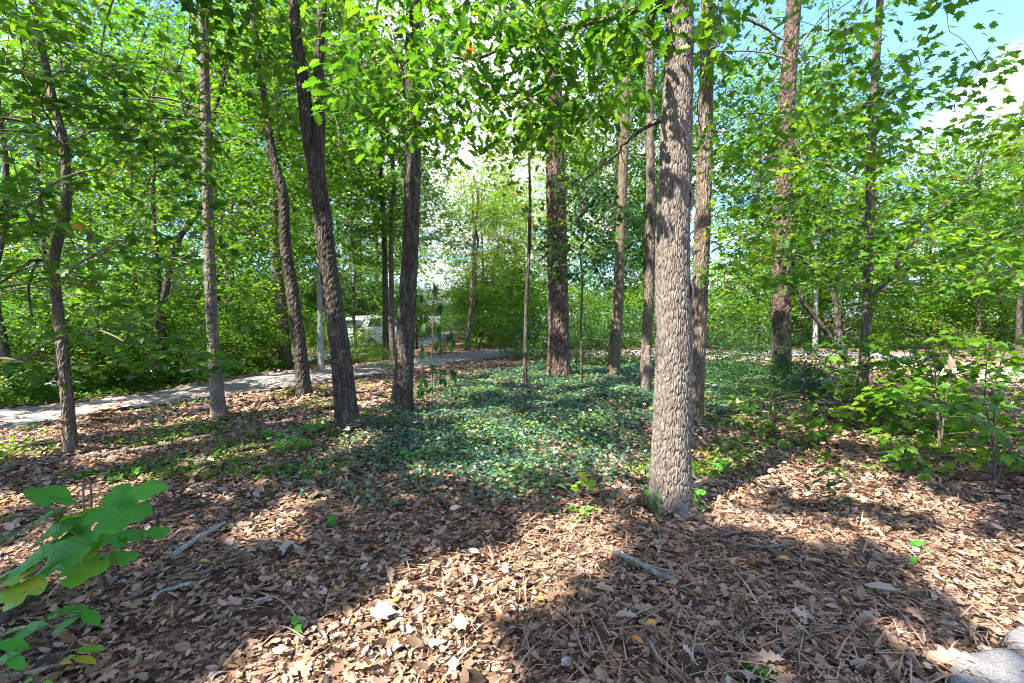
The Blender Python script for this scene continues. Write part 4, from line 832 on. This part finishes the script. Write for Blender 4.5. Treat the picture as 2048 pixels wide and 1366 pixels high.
M['siding'] = simple_mat('pale_siding', (.22, .22, .21), (.28, .275, .26), 4, .8)
M['shingle'] = simple_mat('roof_shingle', (.07, .07, .075), (.13, .13, .135), 12, .9)
M['glass'] = simple_mat('window_glass', (.02, .025, .03), (.04, .045, .05), 2, .06, 0, .6)
M['trim'] = simple_mat('white_trim', (.68, .68, .66), (.75, .75, .73), 6, .6)
hp = np.array([-5.6, 56.0, 0.0]); hs = thing('house', 'low pale house with dark roof far beyond the drive bend, glimpsed through trees', 'house', hp)
obj('wall', mesh('wall', *box(0, 0, 1.5, 12, 7, 3.0)), M['siding'], hs)
A = Acc(); A.add(np.array([(-6.5, -4.1, 2.95), (6.5, -4.1, 2.95), (6.5, 0, 4.9), (-6.5, 0, 4.9), (-6.5, 4.1, 2.95), (6.5, 4.1, 2.95), (-6.5, -4.1, 3.1), (6.5, -4.1, 3.1), (6.5, 0, 5.05), (-6.5, 0, 5.05), (-6.5, 4.1, 3.1), (6.5, 4.1, 3.1)]),
    np.array([[6, 7, 8], [6, 8, 9], [9, 8, 11], [9, 11, 10], [0, 3, 2], [0, 2, 1], [3, 4, 5], [3, 5, 2], [0, 1, 7], [0, 7, 6], [4, 10, 11], [4, 11, 5], [0, 6, 9], [0, 9, 3], [3, 9, 10], [3, 10, 4], [1, 2, 8], [1, 8, 7], [2, 5, 11], [2, 11, 8]]))
rf = obj('roof', A.mesh('roof'), M['shingle'], hs); obj('chimney', mesh('chimney', *box(3, .8, 4.9, .8, .8, 1.6)), M['dead_wood'], rf)
for x in (-4.6, -2.2, 2.4, 4.6):
    wo = obj('window', mesh('window', *box(x, -3.5, 1.6, 1.2, .10, 1.3)), M['trim'], hs)
    for sx in (-.27, .27): obj('pane', mesh('pane', *box(x + sx, -3.54, 1.6, .46, .06, 1.1)), M['glass'], wo)
do = obj('door', mesh('door', *box(.2, -3.51, 1.08, 1.0, .10, 2.1)), M['shingle'], hs); obj('handle', mesh('handle', *box(.58, -3.59, 1.0, .05, .06, .12)), M['rim'], do)

# ------------------------------------------------------------------ ground cover (periwinkle-like carpet) and low weeds
COVER = [G(*p)[:2] for p in ((620, 900), (700, 975), (860, 1000), (1010, 1030), (1180, 985), (1290, 960), (1300, 860), (1420, 850), (1560, 815), (1680, 785), (1690, 755), (1500, 736), (1420, 732))] + [np.array((6.0, 16.2)), np.array((2.0, 16.4)), G(1060, 728)[:2], G(980, 745)[:2], G(860, 770)[:2], G(850, 820)[:2], G(720, 850)[:2]]
def edge_dist(x, y, poly):
    d = np.full(x.shape, 99.0)
    for k in range(len(poly)):
        a, b_ = poly[k], poly[(k + 1) % len(poly)]; e = b_ - a; u = np.clip(((x - a[0]) * e[0] + (y - a[1]) * e[1]) / (e @ e), 0, 1)
        d = np.minimum(d, np.hypot(x - a[0] - u * e[0], y - a[1] - u * e[1]))
    return d
n = 210000; x = rng.uniform(-3.6, 8.5, n); y = 3.6 + 13 * rng.uniform(0, 1, n) ** 1.35
ins = inpoly(x, y, COVER); ed = edge_dist(x, y, COVER)
pat = .5 + .5 * np.sin(x * 2.1 + 1.3 * np.sin(y * 1.7)) * np.sin(y * 1.9 + .8 * np.sin(x * 2.3))
keep = ins & (rng.uniform(0, 1, n) < np.clip(.15 + ed * 1.1, 0, 1) * (.30 + .62 * pat)) | (~ins & (ed < .5) & (rng.uniform(0, 1, n) < .07))
x, y, pat = x[keep], y[keep], pat[keep]; n = len(x); a = rng.uniform(0, 6.28, n)
tone_ = np.clip(rng.normal(.34, .22, n) + .25 * (np.sin(x * 3.3 + y) * np.sin(y * 2.7 - x) > .35), 0, 1)
Lc = Leaves(np.column_stack([x, y, gz(x, y) + .02 + rng.uniform(0, 1, n) * (.07 + .06 * pat)]), rots(np.column_stack([np.cos(a), np.sin(a), rng.normal(.1, .35, n)]), np.column_stack([rng.normal(0, .45, n), rng.normal(0, .45, n), np.ones(n)])), rng.uniform(.035, .065, n) * (1 + .03 * y), tone_)
kc = rng.choice(len(x), 260, replace=False); cc_ = np.column_stack([x[kc], y[kc], gz(x[kc], y[kc]) + .13])
Lk = sprays(cc_, 16, .13, .07, thick=.03, tilt=.5, droop=.5, tone=(.3, 1.0)); Lk.sc = Lk.sc * (1 + .03 * Lk.pos[:, 1]); Lc = join(Lc, Lk)
gc = foliage('ground_cover', DIAM, Lc, M['ivy'], None, (0, 0, 0)); tag(gc, 'low glossy blue green ground cover carpeting the floor between the trunks', 'ground cover')
# lighter weeds, mostly along the driveway side and at the thicket
n = 9000; px_ = rng.uniform(-50, 2100, n); py_ = rng.uniform(700, 960, n); g = np.array([G(u, v) for u, v in zip(px_[:n], py_[:n])])
wn_ = np.sin(g[:, 0] * 2.3 + 1.1 * np.sin(g[:, 1] * 1.9)) * np.sin(g[:, 1] * 2.1 + np.sin(g[:, 0]))
ok = ~inpoly(g[:, 0], g[:, 1], DRIVE) & ~inpoly(g[:, 0], g[:, 1], ROAD) & (wn_ > rng.uniform(-.2, .75, n)) & (g[:, 1] < 30)
ok &= ~((px_ > 1380) & (py_ < 745))
g = g[ok]; g[:, 2] = gz(g[:, 0], g[:, 1]) + .05
Lw = sprays(g, 7, .09, .055, thick=.03, tilt=.5, droop=.4, tone=(.2, .9)); Lw.sc = Lw.sc * (1 + .02 * Lw.pos[:, 1]); Lw.pos[:, 2] = np.maximum(Lw.pos[:, 2], gz(Lw.pos[:, 0], Lw.pos[:, 1]) + .015)
wd = foliage('weeds', DIAM, Lw, M['leaf_yellow'], None, (0, 0, 0)); tag(wd, 'scattered low green weeds and sprouts on the leaf litter', 'weeds')
# verge undergrowth beyond the driveway
n = 1700; px_ = rng.uniform(-60, 800, n); u = rng.uniform(0, 1, n)
edge = np.interp(px_, [-60, 0, 200, 400, 560, 700, 860], [828, 820, 795, 767, 746, 730, 711]); g = np.array([G(a_, e_ - 2 - 26 * q_) for a_, e_, q_ in zip(px_, edge, u)])
g = g[~inpoly(g[:, 0], g[:, 1], ROAD) & ~inpoly(g[:, 0], g[:, 1], DRIVE)]
hgt = rng.uniform(0, 1, len(g)) ** 2 * .55 * np.clip(.5 + .9 * np.sin(g[:, 1] * 2.1 + g[:, 0]) , .05, 1); g[:, 2] = gz(g[:, 0], g[:, 1]) + .05 + hgt
Lw = sprays(g, 14, .17, .075, thick=.04, tilt=.5, droop=.4, tone=(.1, .85))
vg = foliage('undergrowth', DIAM, Lw, M['leaf'], None, (0, 0, 0)); tag(vg, 'leafy undergrowth along the far verge of the driveway', 'undergrowth')

# ------------------------------------------------------------------ leaf litter
def litter(n, ya, yb, size, tps, lift=.035, power=1.0, spread=.35):
    out = []
    y = ya + (yb - ya) * rng.uniform(0, 1, n) ** power; x = rng.uniform(-1, 1, n) * (y * 1.2 + .6)
    ok = ~inpoly(x, y, DRIVE) & ~inpoly(x, y, ROAD); x, y = x[ok], y[ok]; n = len(x)
    a = rng.uniform(0, 6.28, n); z = gz(x, y) + .004 + rng.uniform(0, 1, n) ** 1.5 * lift
    clump = .5 + .5 * np.sin(x * 1.7 + 2 * np.sin(y * 1.1)) * np.sin(y * 2.3 + np.sin(x * 2.2))
    tn = np.clip(rng.normal(.41, .26, n) + .1 * (clump - .5), 0, .91); sp = rng.uniform(0, 1, n); tn = np.where(sp < .03, rng.uniform(.9, 1, n), tn)
    L_ = Leaves(np.column_stack([x, y, z]), rots(np.column_stack([np.cos(a), np.sin(a), rng.normal(0, .25, n)]), np.column_stack([rng.normal(0, spread, n), rng.normal(0, spread, n), np.ones(n) * rng.choice([1, -1], n, p=[.6, .4])])), size * rng.uniform(.5, 1.25, n), tn)
    which = rng.integers(0, len(tps), n)
    return [(tp, L_[which == k]) for k, tp in enumerate(tps)]
parts = litter(3600, 1.55, 4.2, .085, [OAKLO, OAKLO, CURL1], .04, 1.2, .4) + litter(24000, 1.55, 4.0, .047, [OAKLO, CURL2, MAPLELO, CURL2, CURL1], .03, 1.1, .33) + litter(26000, 1.55, 4.6, .026, [FRAG, DIAM], .03, 1.1, .4) + litter(40000, 3.9, 7.5, .062, [CURL2, FRAG, MAPLELO, FRAG], .045, 1.1, .5) + litter(30000, 7.0, 18, .13, [FRAG, DIAM], .04, 1.3)
nn = 7500; y = 1.6 + 4.5 * rng.uniform(0, 1, nn) ** 1.2; x = rng.uniform(-1, 1, nn) * (y * 1.2 + .4); x = np.where(rng.uniform(0, 1, nn) < .6, np.abs(x) * .9 + .1 * x, x); a = rng.normal(.6, 1.1, nn)
parts.append((SLIV, Leaves(np.column_stack([x, y, gz(x, y) + .02 + rng.uniform(0, .035, nn)]), rots(np.column_stack([np.cos(a), np.sin(a), rng.normal(0, .12, nn)]), np.column_stack([np.zeros(nn), np.zeros(nn), np.ones(nn)])), rng.uniform(.06, .16, nn) * np.where(rng.uniform(0, 1, nn) < .15, 1.6, 1), np.where(rng.uniform(0, 1, nn) < .25, .05, rng.uniform(.4, .85, nn)))))
cl = litter(7000, 12.5, 20, .16, [FRAG, CURL2], .04)
dd = litter(2600, 4.2, 11, .085, [CURL2, FRAG, MAPLELO], .16, 1.1, .5)
parts += [(tp, L_[inpoly(L_.pos[:, 0], L_.pos[:, 1], COVER)]) for tp, L_ in dd]
for b_, r_ in ((oak_base, .22), (b1, .11), (b2, .16), (b3, .15), (b4, .19), (b5, .24), (b6, .36), (b7, .2), (b8, .16), (b10, .15), (b12, .12)):
    nb = 260 if b_[1] < 9 else 160; an = rng.uniform(0, 6.28, nb); rd = r_ * rng.uniform(.9, 1.1, nb) + .30 * rng.uniform(0, 1, nb) ** 1.6; xx, yy = b_[0] + rd * np.cos(an), b_[1] + rd * np.sin(an)
    parts.append((CURL2, Leaves(np.column_stack([xx, yy, gz(xx, yy) + .01 + .09 * np.exp(-(rd - r_) / .10) * rng.uniform(0, 1, nb)]), rots(np.column_stack([np.cos(an + 1.3), np.sin(an + 1.3), rng.normal(0, .3, nb)]), np.column_stack([np.cos(an) * .5 + rng.normal(0, .3, nb), np.sin(an) * .5 + rng.normal(0, .3, nb), np.ones(nb)])), rng.uniform(.04, .085, nb), np.clip(rng.normal(.38, .24, nb), 0, .9))))
A = Acc(); near_L = []
for tp, L_ in parts + cl:
    if tp is OAKLO or tp is CURL1:
        L_ = single_leaves('fallen_leaf', tp, 'f' + str(len(tp[0])), L_, M['dry_leaf'], floor, np.zeros(3), 150 if not near_L else (150 if len(near_L) < 2 else 0)); near_L.append(1)
    if len(L_): A.add(*bake(tp, L_, np.zeros(3)))
lt = obj('leaf_litter', A.mesh('leaf_litter'), M['dry_leaf'], floor, kind='stuff')
# leaves blown onto the driveway
n = 4200; u = rng.uniform(0, 1, n); v = .5 * rng.uniform(0, 1, n) ** 2.6
A_, B_ = resample(DR_N, 200), resample(DR_F, 200); k = (u * 199).astype(int); sd = rng.uniform(0, 1, n) < .5; v = np.where(sd, v, 1 - v)[:, None]
q = A_[k] * (1 - v) + B_[k] * v; q[:, 2] = gz(q[:, 0], q[:, 1]) + .05; a = rng.uniform(0, 6.28, n)
dlv = foliage('driveway_leaves', FRAG, Leaves(q, rots(np.column_stack([np.cos(a), np.sin(a), np.zeros(n)]), np.column_stack([rng.normal(0, .2, n), rng.normal(0, .2, n), np.ones(n)])), rng.uniform(.05, .13, n), rng.uniform(.2, .8, n)), M['dry_leaf'], driveway, (0, 0, 0))

# ------------------------------------------------------------------ notable fallen leaves
def big_leaf(px_, py_, size_px, ang, tp, tone, label, tilt=(.15, -.2), mat=None, lift=.06, name='fallen_leaf', cat='leaf'):
    g = G(px_, py_); g[2] = gz(g[0], g[1]) + lift; s = size_px * g[1] / FPX
    o = obj(name, mesh(name, tp[0] * s, tp[1], np.full(len(tp[0]), tone)), mat or M['dry_leaf'])
    m = np.eye(4); m[:3, :3] = rots(np.array([[math.cos(ang), math.sin(ang), .05]]), np.array([[tilt[0], tilt[1], 1.0]]))[0]; m[:3, 3] = g; o.matrix_world = Matrix(m.tolist())
    return tag(o, label, cat)
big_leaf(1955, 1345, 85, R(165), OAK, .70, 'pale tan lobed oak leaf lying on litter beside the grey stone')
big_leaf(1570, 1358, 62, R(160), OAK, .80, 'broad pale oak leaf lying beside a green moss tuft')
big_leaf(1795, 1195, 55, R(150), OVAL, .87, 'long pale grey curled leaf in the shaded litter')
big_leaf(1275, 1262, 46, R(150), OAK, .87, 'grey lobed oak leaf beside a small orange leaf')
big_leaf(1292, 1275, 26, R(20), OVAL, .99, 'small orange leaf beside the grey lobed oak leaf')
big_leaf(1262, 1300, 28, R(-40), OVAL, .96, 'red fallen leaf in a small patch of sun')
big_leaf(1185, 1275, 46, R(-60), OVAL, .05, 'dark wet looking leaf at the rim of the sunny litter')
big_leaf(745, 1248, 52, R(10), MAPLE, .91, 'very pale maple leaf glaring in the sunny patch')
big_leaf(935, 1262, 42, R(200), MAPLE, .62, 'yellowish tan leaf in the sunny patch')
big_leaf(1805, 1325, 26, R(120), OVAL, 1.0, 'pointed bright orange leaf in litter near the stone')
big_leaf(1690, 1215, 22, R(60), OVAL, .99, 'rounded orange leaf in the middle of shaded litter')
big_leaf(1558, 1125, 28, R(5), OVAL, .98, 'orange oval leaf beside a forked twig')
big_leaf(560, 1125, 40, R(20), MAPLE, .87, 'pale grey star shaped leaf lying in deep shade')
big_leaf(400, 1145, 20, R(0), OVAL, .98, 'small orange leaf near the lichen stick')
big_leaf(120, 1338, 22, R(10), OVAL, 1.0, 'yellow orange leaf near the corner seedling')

# ------------------------------------------------------------------ sticks, log, stones
def stick(name, label, cat, pix, w0, w1, mat, lift=.03, seg=9, n=30, wig=.012, forks=()):
    g = [onground(G(*q)) for q in pix]; b_ = g[0].copy(); r_ = w0 * b_[1] / FPX / 2
    rt = thing(name, label, cat, b_)
    p, rr = resample(np.array(g) + (0, 0, lift + r_), n, np.linspace(w0, w1, len(g)) * .5 * b_[1] / FPX)
    p = p + np.cumsum(rng.normal(0, wig * .3, p.shape), 0) * .3 * np.array([1, 1, .2]); rr = rr * (1 + .15 * np.sin(np.arange(n) * 1.3) + rng.normal(0, .05, n))
    V, T = tube(p, rr, seg); obj('stem', mesh('stem', V - b_, T, smooth=True), mat, rt)
    for (f, pix2, w) in forks:
        q = resample(np.vstack([p[int(f * (n - 1))], [onground(G(*z)) + (0, 0, lift + .02) for z in pix2]]), 12); V, T = tube(q, np.linspace(w, w * .4, 12) * .5 * b_[1] / FPX, 6); obj('side_twig', mesh('side_twig', V - b_, T, smooth=True), mat, rt)
    return rt
stick('fallen_log', 'long grey fallen log lying across the litter past the crooked slim tree', 'log', [(-60, 948), (150, 921), (300, 898), (385, 885), (480, 868), (592, 848)], 16, 10, M['dead_wood'], lift=-.025, seg=14, n=60)
stick('lichen_stick', 'short stick crusted with blue green lichen on shaded litter', 'stick', [(350, 1126), (395, 1095), (450, 1066)], 11, 8, M['lichen_wood'])
stick('lichen_stick', 'pale lichen covered stick beside long thin twigs', 'stick', [(308, 1204), (345, 1192), (382, 1183)], 9, 7, M['lichen_wood'])
stick('thin_stick', 'long thin grey stick lying above the pale lichen stick', 'stick', [(250, 1210), (330, 1174), (410, 1160), (475, 1136)], 6, 4, M['dead_wood'])
stick('dark_branch', 'dark rotten branch piece near the corner seedling', 'branch', [(10, 1255), (45, 1222), (85, 1190)], 22, 17, M['bark_dark'])
stick('dark_branch', 'dark weathered branch lying beyond the large leafed seedling', 'branch', [(285, 1052), (340, 1038), (420, 1020)], 13, 7, M['bark_dark'])
stick('bent_stick', 'bent brown stick lying beyond the seedling', 'stick', [(290, 940), (335, 928), (380, 926), (425, 934)], 6, 5, M['dead_wood'])
stick('birch_stick', 'white lichened stick lying in litter left of the oak foot shade', 'stick', [(1225, 1119), (1270, 1136), (1310, 1158), (1348, 1172)], 9, 11, M['lichen_wood'], forks=[(.5, [(1330, 1155), (1370, 1158)], 6)])['label'] = 'white lichened stick lying on litter before the big oak'
stick('forked_stick', 'forked grey stick lying on the litter past the oak foot', 'stick', [(1600, 1090), (1540, 1098), (1480, 1092), (1442, 1080), (1480, 1070), (1545, 1072)], 7, 4, M['dead_wood'], forks=[(.3, [(1560, 1115), (1630, 1145)], 6)])
stick('thin_stick', 'long straight thin twig running through shaded litter', 'stick', [(1552, 1105), (1610, 1130), (1680, 1165), (1740, 1195)], 6, 4, M['dead_wood'])
stick('forked_stick', 'pale bare stick with a side twig at the bottom centre of the litter', 'stick', [(1555, 1336), (1600, 1300), (1640, 1282), (1700, 1266)], 8, 5, M['dead_wood'], forks=[(.55, [(1622, 1262)], 5)])['label'] = 'pale bare stick with a side twig near the broad pale oak leaf'
stick('bent_stick', 'curved pale twig at the rim of the litter near a flat leaf', 'stick', [(1470, 1305), (1478, 1285), (1500, 1268)], 6, 5, M['dead_wood'])
stick('thin_stick', 'thin twig crossing the small sun patch in the litter', 'stick', [(1200, 1220), (1240, 1265), (1290, 1300), (1320, 1350)], 4, 3, M['dead_wood'])
stick('thin_stick', 'pale twig near the sapling by the oak', 'stick', [(1350, 1290), (1420, 1335), (1500, 1355)], 5, 4, M['dead_wood'])['label'] = 'pale twig leading to the moss tuft by the broad oak leaf'
stick('dark_branch', 'dark short rotten branch beyond the shaded litter beside green weeds', 'branch', [(468, 912), (510, 906), (550, 900)], 10, 8, M['bark_dark'])
stick('grey_stick', 'short grey stick lying in sunny litter beyond the small seedling', 'stick', [(1245, 1020), (1262, 1015), (1280, 1010)], 5, 4, M['dead_wood'])

def stone(label, pix, h, mat):
    g = [onground(G(*q)) for q in pix]; c = np.mean(g, 0); rt_n = len(g); o_ = resample(np.array(g + [g[0]]), 40)[:-1]; rings = []
    ph = rng.uniform(0, 6.28, 4)
    for f, z in ((1.04, -.06), (1.02, h * .35), (.99, h * .7), (.93, h * .92), (.8, h * 1.02), (.6, h * 1.08), (.4, h * 1.12), (.2, h * 1.13)):
        q = c + (o_ - c) * f; an = np.arctan2(q[:, 1] - c[1], q[:, 0] - c[0]); q[:, 2] = c[2] + z + .012 * np.sin(q[:, 0] * 23 + ph[0]) * np.sin(q[:, 1] * 19 + ph[1]); q[:, :2] *= 1 + .004 * np.sin(5 * an + ph[2])[:, None]; rings.append(q)
    m = len(o_); V = np.vstack(rings + [[c[0], c[1], c[2] + h * 1.13]]); T = []
    for r_ in range(7):
        for k in range(m): a, b_ = r_ * m + k, r_ * m + (k + 1) % m; T += [[a, b_, b_ + m], [a, b_ + m, a + m]]
    T += [[7 * m + k, 7 * m + (k + 1) % m, 8 * m] for k in range(m)]
    V = V - c; o = obj('stone', mesh('stone', V, T, smooth=True), mat, loc=c); return tag(o, label, 'stone')
M['granite'] = simple_mat('grey_granite', (.09, .09, .095), (.27, .265, .26), 90, .85, .012, .25)
stone('flat grey granite stone half buried in litter, the larger of two', [(1905, 1335), (1950, 1318), (2010, 1318), (2070, 1345), (2120, 1400), (2080, 1450), (1960, 1440), (1900, 1390)], .05, M['granite'])
stone('small dark grey granite stone above the larger one', [(2005, 1290), (2030, 1276), (2080, 1275), (2110, 1295), (2090, 1318), (2030, 1312)], .05, M['granite'])

# ------------------------------------------------------------------ seedlings
def seedling(name, label, base_px, leaves, tp, key, mat, stem_px, ylean=0.0, w=5):
    """leaves: (px, py, length px, yaw deg, tone, distance offset)"""
    bb = onground(G(*base_px)); rt = thing(name, label, 'seedling', bb)
    pth = [bb - (0, 0, .02)] + [P(x, y, bb[1] + ylean * k) for k, (x, y) in enumerate(stem_px, 1)]
    p = resample(pth, 18); V, T = tube(p, np.linspace(w, w * .5, 18) * .5 * bb[1] / FPX, 7); obj('stem', mesh('stem', V - bb, T, smooth=True), M['twig'], rt)
    A_ = Acc()
    for (x, y, s, yaw, tone, dy) in leaves:
        c = P(x, y, bb[1] + dy); s_ = s * c[1] / FPX; ya = R(yaw); d = np.array([math.cos(ya), math.sin(ya), -.18]); q = c - norm(d) * s_ * .45
        twig_to(A_, p[np.argmin(np.linalg.norm(p - q, axis=1) + .3 * np.abs(p[:, 2] - q[2] + .03))], q, .0028, .0016, sag=.06)
        s_ = s_ * (.85 if key == 'tulip' else 1); L_ = Leaves(q[None], rots(d[None], np.array([[rng.normal(0, .15), rng.normal(-.18, .12), 1.0]])), np.array([s_]), np.array([tone]))
        single_leaves('leaf', tp, key, L_, mat, rt, bb, 1)
    obj('leaf_stalks', A_.mesh('leaf_stalks', bb), M['leaf_stalk'], rt)
    return rt
M['leaf_stalk'] = simple_mat('leaf_stalk', (.10, .14, .03), (.16, .20, .05), 10, .6)
TB = TULIPHI
seedling('tulip_seedling', 'big leafed seedling with broad lobed bright green leaves, nearest plant to the camera', (205, 1172),
    [(120, 985, 100, 60, .35, -.25), (260, 990, 80, 10, .45, -.35), (300, 978, 62, -20, .6, -.45), (200, 1012, 110, 100, .7, -.30), (245, 1028, 110, -15, .30, -.55), (85, 1030, 62, 175, .35, -.30), (100, 1060, 90, 200, .35, -.45), (160, 1045, 80, 30, .40, -.30),
     (115, 1105, 130, 200, .50, -.6), (45, 1118, 120, 170, .45, -.7), (165, 1100, 80, -60, .85, -.50), (170, 1140, 82, -30, .7, -.50), (250, 1112, 62, 5, .35, -.35), (30, 1185, 95, 235, .8, -.85), (15, 1155, 80, 200, .8, -.8), (15, 1070, 60, 150, .2, -.4), (240, 1075, 60, 20, .3, -.1), (275, 1068, 50, 0, .35, -.05), (320, 1063, 50, 10, .35, 0), (170, 1078, 90, 10, .4, -.4), (110, 1130, 50, 200, .5, -.3), (90, 1140, 60, 180, .4, -.3), (5, 1035, 40, 170, .35, -.3)],
    TB, 'tulip', M['seedling_leaf'], [(192, 1140), (165, 1090), (140, 1060), (122, 1030)], -.07, 9)
b_ = onground(G(172, 1075))
stick_rt = thing('bare_stem', 'bare brown stem bent over at its top beside the big leafed seedling', 'stem', b_)
p = resample([b_, P(168, 1010, b_[1]), P(166, 965, b_[1]), P(171, 955, b_[1]), P(180, 966, b_[1]), P(183, 1010, b_[1] + .02), P(180, 1060, b_[1] + .03)], 40); V, T = tube(p, .007, 7); obj('stem', mesh('stem', V - b_, T, smooth=True), M['twig'], stick_rt)
seedling('oval_seedling', 'oval leafed green seedling low in the near corner', (85, 1285), [(150, 1218, 52, 20, .2, 0), (180, 1232, 54, -20, .4, -.05), (133, 1246, 46, 230, .4, -.08), (102, 1234, 40, 150, .35, 0), (58, 1258, 75, 190, .45, -.05), (20, 1262, 50, 180, .4, -.05), (45, 1272, 40, 215, .45, -.1), (118, 1226, 40, 60, .3, .05)], OVAL, 'oval', M['seedling_leaf'], [(88, 1260), (98, 1240), (125, 1228)], 0, 5)
seedling('oval_seedling', 'green seedling with overlapping leaves at the near picture edge', (10, 1345), [(22, 1288, 60, 10, .4, 0), (18, 1310, 62, 200, .45, -.03), (8, 1322, 50, 160, .5, -.02), (30, 1322, 50, -20, .45, -.05)], OVAL, 'oval', M['seedling_leaf'], [(12, 1325), (14, 1300)], 0, 4)
seedling('yellow_seedling', 'tiny seedling with three yellow green leaves', (150, 1330), [(137, 1316, 32, 190, .85, 0), (178, 1297, 46, 30, .75, .02), (168, 1318, 46, 10, .9, -.02)], OVAL, 'oval', M['seedling_leaf'], [(152, 1322), (154, 1312)], 0, 3)
seedling('yellow_seedling', 'tiny round leafed yellowish seedling at the very bottom', (75, 1375), [(80, 1355, 22, 60, .9, 0), (55, 1362, 24, 180, .8, -.02), (95, 1364, 20, 0, .8, -.02)], OVAL, 'oval', M['seedling_leaf'], [(75, 1368), (74, 1360)], 0, 3)
seedling('two_leaf_seedling', 'tiny seedling with two round green leaves in shade by the sunny patch', (592, 1268), [(595, 1241, 24, 20, .5, 0), (597, 1259, 22, -20, .6, -.04)], MAPLELO, 'maplelo', M['seedling_leaf'], [(592, 1255), (592, 1245)], 0, 2.5)
def cluster(cx, cy, n, sx, sy, s, t0, t1): return [(cx + rng.normal(0, sx), cy + rng.normal(0, sy), s * rng.uniform(.7, 1.2), rng.uniform(0, 360), rng.uniform(t0, t1), rng.normal(0, .06)) for _ in range(n)]
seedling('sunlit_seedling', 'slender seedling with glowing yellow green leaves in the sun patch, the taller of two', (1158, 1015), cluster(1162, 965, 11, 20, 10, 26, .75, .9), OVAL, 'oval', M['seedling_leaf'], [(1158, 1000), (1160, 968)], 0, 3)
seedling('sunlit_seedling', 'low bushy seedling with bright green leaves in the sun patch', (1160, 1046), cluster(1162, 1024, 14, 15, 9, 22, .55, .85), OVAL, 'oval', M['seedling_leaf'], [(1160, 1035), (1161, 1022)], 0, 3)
seedling('shoot', 'leafy green shoot at the oak foot on its sunny side', (1308, 1030), cluster(1306, 1008, 12, 10, 10, 22, .4, .7), OVAL, 'oval', M['seedling_leaf'], [(1308, 1015), (1306, 1000)], 0, 2.5)
seedling('shoot', 'bushy green vine shoots climbing the shady side of the oak foot', (1392, 1025), cluster(1390, 998, 34, 13, 16, 16, .3, .6), OVAL, 'oval', M['seedling_leaf'], [(1390, 1005), (1386, 980)], 0, 2.5)
seedling('dark_seedling', 'seedling with dark blue green leaves standing in the sunlit litter', (1662, 1015), cluster(1662, 975, 24, 24, 16, 22, .05, .4), OVAL, 'oval', M['leaf_dark'], [(1660, 990), (1655, 945)], 0, 2.5)
seedling('small_seedling', 'small three leafed green seedling in the shade and sun border', (1840, 1135), [(1835, 1085, 30, 150, .4, 0), (1850, 1098, 30, -10, .4, 0), (1826, 1118, 24, 220, .55, -.03), (1862, 1100, 20, 20, .4, 0)], OVAL, 'oval', M['seedling_leaf'], [(1842, 1115), (1843, 1090)], 0, 2.5)
seedling('small_seedling', 'flat green seedling lying in the shaded litter before the ground cover', (662, 1058), cluster(663, 1050, 7, 14, 4, 22, .3, .5), MAPLELO, 'maplelo', M['seedling_leaf'], [(662, 1054), (662, 1050)], 0, 2)
seedling('small_seedling', 'small green seedling at the end of the lichen stick', (462, 1062), cluster(463, 1050, 7, 8, 6, 17, .3, .5), MAPLELO, 'maplelo', M['seedling_leaf'], [(462, 1056), (463, 1048)], 0, 2)
seedling('small_seedling', 'pale green ferny seedling near the fallen log', (268, 950), cluster(268, 942, 9, 12, 4, 16, .4, .7), OVAL, 'oval', M['seedling_leaf'], [(268, 946), (268, 940)], 0, 2)
seedling('small_seedling', 'low green leaf cluster beyond the litter at the ground cover edge', (825, 925), cluster(825, 912, 14, 12, 5, 16, .4, .7), MAPLELO, 'maplelo', M['seedling_leaf'], [(825, 918), (825, 912)], 0, 2)
for (x, y, n_, s, lab) in ((1560, 905, 12, 20, 'bright small seedling in the sunny litter before the low sapling'), (585, 905, 26, 20, 'patch of bright green sprout leaves beside the dark rotten branch'), (630, 870, 30, 18, 'bushy green sprout at the foot of the forked tree'), (520, 880, 16, 16, 'small green sprout beside the fallen log end'), (1445, 945, 18, 14, 'dark green sprout spreading right behind the oak foot')):
    seedling('sprout', lab, (x, y), cluster(x, y - 12, n_, s * 1.2, s * .5, 20, .35, .8), OVAL, 'oval', M['seedling_leaf'], [(x, y - 8), (x, y - 16)], 0, 2)
moss = Acc(); c = onground(G(1512, 1362)); nm = 500
th = rng.uniform(0, 6.28, nm); rr = .07 * np.sqrt(rng.uniform(0, 1, nm)); pm = c + np.column_stack([rr * np.cos(th), rr * np.sin(th) * .8, .01 + .025 * (1 - rr / .07)])
mo = foliage('moss_tuft', DIAM, Leaves(pm, rots(np.column_stack([np.cos(th), np.sin(th), rng.uniform(.4, 1.4, nm)]), rng.normal(0, 1, (nm, 3))), rng.uniform(.010, .018, nm), rng.uniform(.2, .6, nm)), M['seedling_leaf'], None, (0, 0, 0), kind=None); tag(mo, 'small green moss tuft at the bottom of the litter', 'moss')

# ------------------------------------------------------------------ labels: alike neighbours told apart by height
same = {}
for o in bpy.data.objects:
    if o.parent is None and o.get('group') in ('woodland trees round the drive', 'understorey shrubs of the wood', 'bushes on the far verge of the driveway'): same.setdefault(o['label'], []).append(o)
for lab, os_ in same.items():
    if 2 <= len(os_) <= 3 and len(lab.split()) < 16:
        os_.sort(key=lambda o: -o.scale[2])
        for o, w_ in zip(os_, ('taller', 'shorter') if len(os_) == 2 else ('tallest', 'medium sized', 'shortest')):
            if len((w_ + ' ' + lab).split()) <= 16: o['label'] = w_ + ' ' + lab
